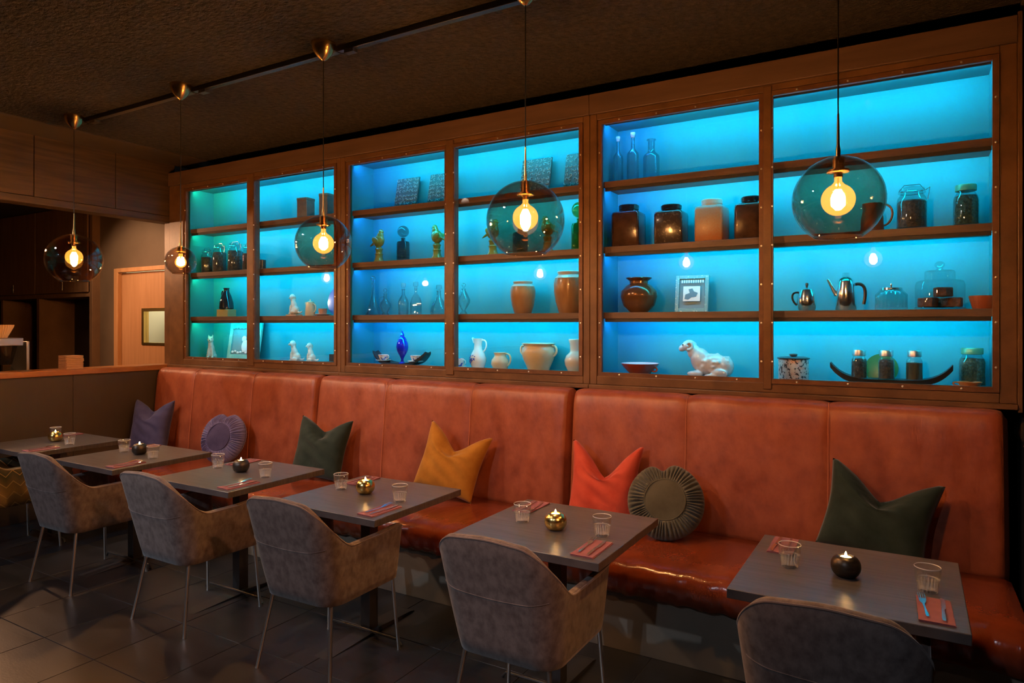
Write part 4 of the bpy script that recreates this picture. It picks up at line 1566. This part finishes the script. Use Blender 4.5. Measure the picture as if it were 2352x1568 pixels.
solid('vase', 'cream narrow necked vase at the right post of the middle cabinet', 'vase',
      [(0, 0), (.6, 0), (.66, .02), (.95, .22), (1, .36), (.85, .5), (.52, .6), (.48, .66), (.5, .86), (.62, .97), (.6, 1), (.5, .98), (.4, .86), (.4, .66), (0, .6)], pm('pale_glaze', (.55, .50, .42), .2, coat=.4), -2.068, 4, .155, .235)

# --- right cabinet
def bottle(label, x, w, hgt, cork, mat=BOTTLE, neck=.32, y=YS):
    t = root('glass_bottle', label, 'bottle', x, 1, y, group='clear bottles on the top shelf')
    R = w / 2
    zn = hgt * .66
    G().lathe([(0, 0), (R * .95, 0), (R, .008), (R, zn * .82), (R * .9, zn * .9), (R * neck * 1.15, zn), (R * neck, zn * 1.08), (R * neck, hgt * .93), (R * neck * 1.35, hgt * .94), (R * neck * 1.35, hgt * .96), (R * neck * .8, hgt * .96),
               (R * neck * .8, zn * 1.05), (R * .84, zn * .88), (R * .94, zn * .8), (R * .94, .016), (0, .02)], 28).build('bottle_body', mat, t)
    if cork:
        G().lathe([(0, hgt * .90), (R * neck * .8, hgt * .90), (R * neck * 1.25, hgt * .965), (R * neck * 1.25, hgt), (0, hgt)], 16).build('cap', CERAM_W, t)
    return t


bottle('clear corked bottle, leftmost of the three on the top shelf', -1.745, .072, .325, True)
bottle('taller clear corked bottle, middle of the three on the top shelf', -1.638, .082, .338, True)
bottle('wide clear apothecary bottle, right of the three on the top shelf', -1.508, .108, .285, False, neck=.42)


def canister(label, x, w, hgt, mat, lid, y=4.395, rz=0):
    t = root('ceramic_canister', label, 'canister', x, 2, y, rz, 'square ceramic canisters')
    hb = hgt * .83
    h_ = w / 2
    g = G()
    def ring(z, hh, r):
        pts = []
        for cx, cy, a0 in ((hh - r, hh - r, 0), (-hh + r, hh - r, PI / 2), (-hh + r, -hh + r, PI), (hh - r, -hh + r, 1.5 * PI)):
            for k in range(5):
                a = a0 + PI / 2 * k / 4
                pts.append((cx + r * math.cos(a), cy + r * math.sin(a), z))
        return pts
    lv = [(0, h_ * .95, .015), (.008, h_, .018), (hb * .9, h_, .018), (hb * .97, h_ * .96, .02), (hb, h_ * .84, .025)]
    for z, hh, r in lv:
        g.v += ring(z, hh, r)
    for a in range(len(lv) - 1):
        for k in range(20):
            g.f.append((a * 20 + k, a * 20 + (k + 1) % 20, (a + 1) * 20 + (k + 1) % 20, (a + 1) * 20 + k))
    g.f.append(tuple(range(20))[::-1])
    g.f.append(tuple((len(lv) - 1) * 20 + k for k in range(20)))
    g.build('canister_body', mat, t, smooth=50)
    G().lathe([(0, hb), (h_ * .66, hb), (h_ * .66, hb + .012), (h_ * .72, hb + .016), (h_ * .74, hgt - .006), (h_ * .68, hgt), (h_ * .56, hgt - .004), (0, hgt - .008)], 32).build('lid', lid, t)


def ombre():
    m, nt_, n, l = nodes_of('ombre_glaze')
    b = n['Principled BSDF']
    b.inputs['Roughness'].default_value = .35
    tc = n.new('ShaderNodeTexCoord')
    sx = n.new('ShaderNodeSeparateXYZ')
    l.new(tc.outputs['Object'], sx.inputs[0])
    no = n.new('ShaderNodeTexNoise')
    no.inputs['Scale'].default_value = 90
    l.new(tc.outputs['Object'], no.inputs['Vector'])
    ma = n.new('ShaderNodeMath')
    ma.operation = 'MULTIPLY_ADD'
    l.new(no.outputs['Fac'], ma.inputs[0])
    ma.inputs[1].default_value = .12
    l.new(sx.outputs['Z'], ma.inputs[2])
    r = n.new('ShaderNodeValToRGB')
    r.color_ramp.elements[0].position = .08
    r.color_ramp.elements[0].color = (.34, .12, .035, 1)
    r.color_ramp.elements[1].position = .26
    r.color_ramp.elements[1].color = (.30, .29, .26, 1)
    l.new(ma.outputs[0], r.inputs['Fac'])
    l.new(r.outputs['Color'], b.inputs['Base Color'])
    return m


canister('dark brown square ceramic canister, leftmost and tallest', -1.665, .19, .285, STONE_D, BLACKGL, rz=.05)
canister('speckled dark square ceramic canister, second from left', -1.37, .185, .26, STONE_S, BLACKGL, rz=.03)
canister('grey to orange glazed square ceramic canister', -1.105, .18, .272, ombre(), GREY, rz=-.02)
canister('dark square ceramic canister half behind the right mullion', -.86, .18, .265, STONE_D, BLACKGL)
solid('bronze_vase', 'round bronze brown glossy vase with flared lip', 'vase',
      [(0, 0), (.46, 0), (.5, .02), (.85, .2), (1, .45), (.95, .62), (.7, .76), (.5, .83), (.5, .9), (.72, .985), (.7, 1), (.46, .92), (.42, .82), (0, .7)],
      pm('bronze_glaze', (.16, .075, .035), .16, .55, c2=(.22, .11, .05), ns=6), -1.595, 3, .245, .235)
gp = G()
gp.box((-.055, -.0145, .07), (.055, -.0135, .17))
gd = G()
gd.prism([(-.045, .085), (-.02, .08), (.0, .095), (.03, .10), (.04, .125), (.015, .135), (.005, .155), (-.02, .15), (-.012, .125), (-.04, .115)], -.0165, -.0155, 'xz')
gw = G()
for i in range(10):
    a = -.068 + i * .015
    gw.box((a, -.0165, .192), (a + .009, -.0145, .212))
picture('turquoise speckled picture frame with a small dark silhouette print', -1.25, 3, .215, .245, pm('teal_speckled_frame', (.12, .30, .32), .4, c2=(.5, .62, .6), ns=70, ramp=(.58, .66)), 4.44, .17, .024,
        (pm('slate_mat', (.13, .22, .26), .6),), (('print_sheet', gp, CERAM_W), ('silhouette', gd, pm('slate_print', (.10, .19, .24), .6)), ('beaded_strip', gw, CERAM_W)), rz=.06)
REDGL = pm('red_bowl_glaze', (.30, .045, .022), .25, coat=.3)
t = root('ceramic_bowl', 'shallow red bowl with white inside on the bottom shelf', 'bowl', -1.58, 4, 4.38)
G().lathe([(0, 0), (.06, 0), (.066, .006), (.11, .05), (.128, .078), (.122, .079)], 40).build('bowl_body', REDGL, t)
G().lathe([(.128, .0785), (.123, .080), (.104, .052), (.06, .012), (0, .010)], 40).build('inner_glaze', CERAM_W, t)
handle([(.10, -.03, .055), (.15, -.05, .06), (.14, -.05, .02), (.095, -.03, .03)], .006, REDGL, t)

t = root('ram_figurine', 'pale glazed reclining ram figurine with curled horn', 'figurine', -1.15, 4, 4.41)
g = G()
RY = lambda a: Matrix.Rotation(a, 3, 'Y')
g.ell((.045, 0, .080), (.112, .060, .074), 20, 14)
g.ell((.122, 0, .072), (.058, .056, .068), 16, 12)
g.ell((-.030, 0, .108), (.066, .053, .084), 16, 12, RY(-.3))
g.ell((-.072, 0, .158), (.046, .041, .058), 16, 12, RY(-.45))
g.ell((-.106, 0, .202), (.046, .037, .038), 16, 12)
g.ell((-.146, 0, .186), (.032, .025, .024), 14, 10, RY(-.45))
for sd in (-1, 1):
    g.ell((-.055, .045 * sd, .022), (.055, .020, .021), 12, 8)
    g.ell((.10, .052 * sd, .030), (.055, .022, .030), 12, 8)
    g.ell((.055, .062 * sd, .014), (.05, .014, .013), 12, 8)
for i in range(60):
    a = R_.uniform(0, 2 * PI)
    x_ = R_.uniform(-.04, .15)
    s_ = math.sqrt(max(0.05, 1 - ((x_ - .055) / .125) ** 2))
    g.ell((x_, .056 * s_ * math.cos(a), .079 + .068 * s_ * math.sin(a)), (.013, .013, .013), 8, 6)
g.v = [(a, b, max(c, 0)) for a, b, c in g.v]
RAMG = pm('ram_glaze', (.55, .50, .47), .2, c2=(.42, .35, .34), ns=12, coat=.5)
g.build('body', RAMG, t, remesh=.0055)
hr = G()
for sd in (-1, 1):
    pts = [(-.098 + .030 * (1 - q / 26) * math.cos(-1.9 + q * .32), (.034 + .010 * q / 26) * sd, .204 + .030 * (1 - q / 26) * math.sin(-1.9 + q * .32)) for q in range(22)]
    hr.tube(pts, [.011 - .0003 * q for q in range(22)], 8)
hr.build('horns', RAMG, t)
ey = G()
for sd in (-1, 1):
    ey.ell((-.140, .026 * sd, .206), (.005, .004, .005), 8, 6)
ey.build('eyes', BLACKGL, t)

t = root('copper_jug', 'brown copper jug half hidden by the rightmost pendant', 'jug', -.20, 2)
COPPER = pm('dull_copper', (.22, .085, .04), .35, .5)
G().lathe([(0, 0), (.055, 0), (.06, .008), (.058, .08), (.048, .13), (.052, .165), (.047, .165), (.043, .13), (0, .11)], 30).build('jug_body', COPPER, t)
handle([(.05, 0, .155), (.12, 0, .165), (.115, 0, .05), (.058, 0, .035)], .006, COPPER, t)
clip_jar('wide clip top jar of dark coffee beside the rightmost pendant', -.004, 2, .150, .255, .82, COFFEE)
clip_jar('screw lid jar of dark beans at the right end of the second shelf', .247, 2, .118, .232, .92, BEANS_G, True, lidmat=pm('green_lid', (.10, .28, .16), .35, .4))
DKH = pm('dark_bakelite', (.03, .014, .008), .3)
t = root('coffee_pot', 'small round chrome coffee pot with dark handle', 'coffee pot', -.545, 3)
G().lathe([(0, 0), (.040, 0), (.048, .01), (.055, .05), (.050, .09), (.042, .118), (.040, .125), (0, .125)], 32).build('pot_body', CHROME, t)
G().lathe([(0, .158), (.007, .158), (.009, .146), (.007, .142), (.02, .138), (.040, .126), (0, .125)], 24).build('lid', CHROME, t)
G().lathe([(0, .166), (.008, .166), (.010, .152), (0, .15)], 14).build('knob', DKH, t)
handle([(-.045, 0, .11), (-.095, 0, .12), (-.09, 0, .06), (-.055, 0, .035)], .006, DKH, t)
t = root('percolator', 'tall chrome percolator with long spout and dark handle', 'coffee pot', -.335, 3)
G().lathe([(0, 0), (.052, 0), (.056, .006), (.050, .11), (.044, .165), (.042, .172), (0, .172)], 36).build('pot_body', CHROME, t)
G().lathe([(0, .196), (.02, .195), (.036, .185), (.044, .173), (0, .172)], 28).build('lid', CHROME, t)
G().lathe([(0, .218), (.018, .218), (.020, .196), (0, .195)], 20).build('knob', JAR, t)
G().tube([(-.045, 0, .09), (-.065, 0, .12), (-.082, 0, .155), (-.096, 0, .182)], [.020, .013, .010, .008], 12).build('spout', CHROME, t)
handle([(.048, 0, .15), (.105, 0, .165), (.108, 0, .10), (.092, 0, .035)], .009, DKH, t)
t = root('ribbed_jar', 'ribbed glass jar with a chrome lid', 'jar', -.105, 3)
G().lathe([(0, 0), (.074, 0), (.080, .008), (.080, .085), (.06, .11), (.055, .115), (.052, .11), (.074, .082), (.074, .014), (0, .012)], 96,
          mod=lambda a, r, z: 1 + (.03 * math.cos(24 * a) if .006 < z < .09 else 0)).build('jar_body', JAR, t)
G().lathe([(0, .150), (.004, .150), (.006, .14), (.004, .132), (.02, .13), (.058, .124), (.060, .112), (0, .113)], 28).build('lid', CHROME, t)
t = root('cake_dome', 'large glass cake dome with knob over brown cakes', 'cake dome', .128, 3)
G().lathe([(0, 0), (.118, 0), (.122, .006), (.12, .012), (0, .008)], 48).build('plate', JAR, t)
G().lathe([(.116, .010), (.118, .13), (.112, .152), (.10, .158), (.072, .162), (.072, .205), (.066, .212), (.02, .216), (.014, .226), (.024, .238), (.024, .252), (.012, .262), (0, .264)], 48).build('dome', JAR, t)
CAKE = pm('brown_cake', (.10, .032, .016), .8, c2=(.17, .06, .03), ns=18, bump=(30, .8, (1, 1, 1), .02))
R2 = random.Random(21)
for i in range(8):
    a = 2 * PI * i / 8
    rr = .062 if i % 2 else .07
    zz = .013 + (0 if i < 6 else .055)
    k_ = .032
    o = G().box((-k_, -k_ * .8, 0), (k_, k_ * .8, .052)).xf(Matrix.Rotation(a + R2.uniform(-.4, .4), 4, 'Z')).build('cake_piece', CAKE, bevel=.006)
    o.location = (.128 + rr * math.cos(a) * (1 if i < 6 else .5), YS + rr * math.sin(a) * (1 if i < 6 else .5), SZH[3] + zz)
    tag(o, 'brown cake piece in the bottom layer under the glass cake dome' if i < 6 else 'brown cake piece stacked on top under the glass cake dome', 'cake', 'cake pieces under the dome')
solid('ribbed_bowl', 'small terracotta ribbed bowl beside the cake dome', 'bowl', [(0, 0), (.7, 0), (.75, .05), (1, .9), (1, 1), (.93, 1), (.7, .12), (0, .1)], pm('terracotta_glaze', (.34, .085, .03), .35), .325, 3, .135, .070, y=4.37,
      mod=lambda a, r, z: 1 + .012 * math.cos(30 * a), seg=90)
t = root('enamel_canister', 'patchwork patterned enamel canister with lid', 'canister', -.62, 4)
def patch():
    m, nt_, n, l = nodes_of('patchwork_enamel')
    b = n['Principled BSDF']
    b.inputs['Roughness'].default_value = .3
    tc = n.new('ShaderNodeTexCoord')
    br = n.new('ShaderNodeTexBrick')
    br.offset = .37
    br.inputs['Color1'].default_value = (.55, .33, .27, 1)
    br.inputs['Color2'].default_value = (.50, .52, .50, 1)
    br.inputs['Mortar'].default_value = (.4, .36, .33, 1)
    br.inputs['Scale'].default_value = 14
    br.inputs['Mortar Size'].default_value = .004
    mp = n.new('ShaderNodeMapping')
    mp.inputs['Rotation'].default_value = (PI / 2, 0, 0)
    l.new(tc.outputs['Object'], mp.inputs['Vector'])
    l.new(mp.outputs[0], br.inputs['Vector'])
    no = n.new('ShaderNodeTexNoise')
    no.inputs['Scale'].default_value = 60
    l.new(tc.outputs['Object'], no.inputs['Vector'])
    r = n.new('ShaderNodeValToRGB')
    r.color_ramp.elements[0].position = .40
    r.color_ramp.elements[0].color = (.06, .05, .07, 1)
    r.color_ramp.elements[1].position = .46
    r.color_ramp.elements[1].color = (1, 1, 1, 1)
    l.new(no.outputs['Fac'], r.inputs['Fac'])
    mx = n.new('ShaderNodeMix')
    mx.data_type = 'RGBA'
    mx.blend_type = 'MULTIPLY'
    mx.inputs[0].default_value = 1
    l.new(br.outputs['Color'], mx.inputs[6])
    l.new(r.outputs['Color'], mx.inputs[7])
    l.new(mx.outputs[2], b.inputs['Base Color'])
    return m
G().lathe([(0, 0), (.082, 0), (.085, .004), (.085, .132), (.082, .136), (0, .134)], 40).build('canister_body', patch(), t)
l_ = G().lathe([(0, .146), (.07, .144), (.092, .138), (.092, .132), (.08, .136), (0, .136)], 40).build('lid', pm('dark_lid', (.05, .045, .045), .35), t)
G().lathe([(0, .162), (.022, .162), (.024, .154), (.016, .146), (0, .146)], 20).build('knob', pm('dark_lid', (.05, .045, .045)), l_)
boat_tray('long dark boat shaped dish under three jars in the right cabinet', -.113, .60, .090, .16, y=4.37, th=.022, pw=4.5)
for x, w_, f_ in ((-.265, 'left', COFFEE), (-.128, 'middle', COFFEE), (.008, 'right', pm('mixed_sticks', (.05, .035, .02), .6, c2=(.12, .08, .04), ns=30, st=(3, 3, .3)))):
    t = clip_jar(f'small screw lid jar, {w_} of the three on the boat dish', x, 4, .082, .168, .9 if w_ != 'right' else .78, f_, True, y=4.37, group='small jars on the boat dish')
    t.location.z = FLOOR_Z + .0225
o = G().lathe([(0, 0), (.06, .001), (.085, .01), (.086, .013), (.06, .006), (0, .005)], 40).xf(Matrix.Rotation(PI / 2 - .2, 4, 'X')).build('plate', pm('green_plate_glaze', (.05, .13, .04), .25, coat=.4))
zm = min(v.co.z for v in o.data.vertices)
o.location = (-.155, 4.475, FLOOR_Z - zm)
tag(o, 'green plate standing behind the small jars', 'plate')
clip_jar('large screw lid jar of green beans at the right end of the bottom shelf', .277, 4, .122, .215, .92, BEANS_G, True, y=4.43, lidmat=pm('green_lid', (.10, .28, .16)))
t = root('orange_cup', 'small orange handled dish in the lower right corner', 'dish', .26, 4, 4.325)
G().lathe([(0, 0), (.035, 0), (.055, .03), (.056, .035), (.05, .034), (.034, .006), (0, .006)], 30).build('dish_body', pm('orange_glaze', (.42, .13, .03), .3), t)
handle([(-.05, 0, .03), (-.085, 0, .036), (-.08, 0, .01), (-.045, 0, .012)], .004, pm('orange_glaze', (.42, .13, .03)), t)

# ------------------------------------------------------------------ bar side things
t = thing('coffee_brewer', 'steel coffee brewer standing on the bar counter at far left', 'coffee machine', (-7.1, 2.98, 1.10))
box('base', (-.15, -.14, 0), (.15, .14, .06), CHROME, t, .006)
box('tower', (-.15, .115, .06), (.15, .14, .44), pm('brushed_steel', (.5, .5, .5), .35, .9), t, .004)
box('head', (-.13, -.16, .40), (.13, .1, .47), pm('brushed_steel', (.5, .5, .5), .35, .9), t, .006)
G().lathe([(0, .23), (.06, .23), (.095, .38), (.1, .40), (0, .40)], 28).build('filter_basket', BLACKGL, t)
G().lathe([(0, .06), (.07, .06), (.08, .10), (.07, .19), (.05, .21), (0, .21)], 28).build('jug', JAR, t)
o = G().lathe([(0, 0), (.05, 0), (.095, .10), (.1, .12), (.09, .12), (.045, .01), (0, .008)], 96, mod=lambda a, r, z: 1 + .05 * math.cos(32 * a) * (1 if z > .05 else .3)).build('filter_papers', pm('filter_paper', (.62, .42, .26), .9), smooth=50)
o.location = (-7.1, 2.95, 1.57)
tag(o, 'stack of fluted paper coffee filters on the brewer', 'coffee filters')
t = thing('napkin_stack', 'square stack of paper napkins on the wooden ledge', 'napkins', (-6.66, 3.33, 1.288))
for i in range(9):
    box('napkin_layer', (-.07, -.075, .0135 * i), (.07 + R2.uniform(-.003, .003), .075 + R2.uniform(-.003, .003), .0135 * i + .0125), pm('brown_paper', (.40, .22, .12), .9), t, .002)
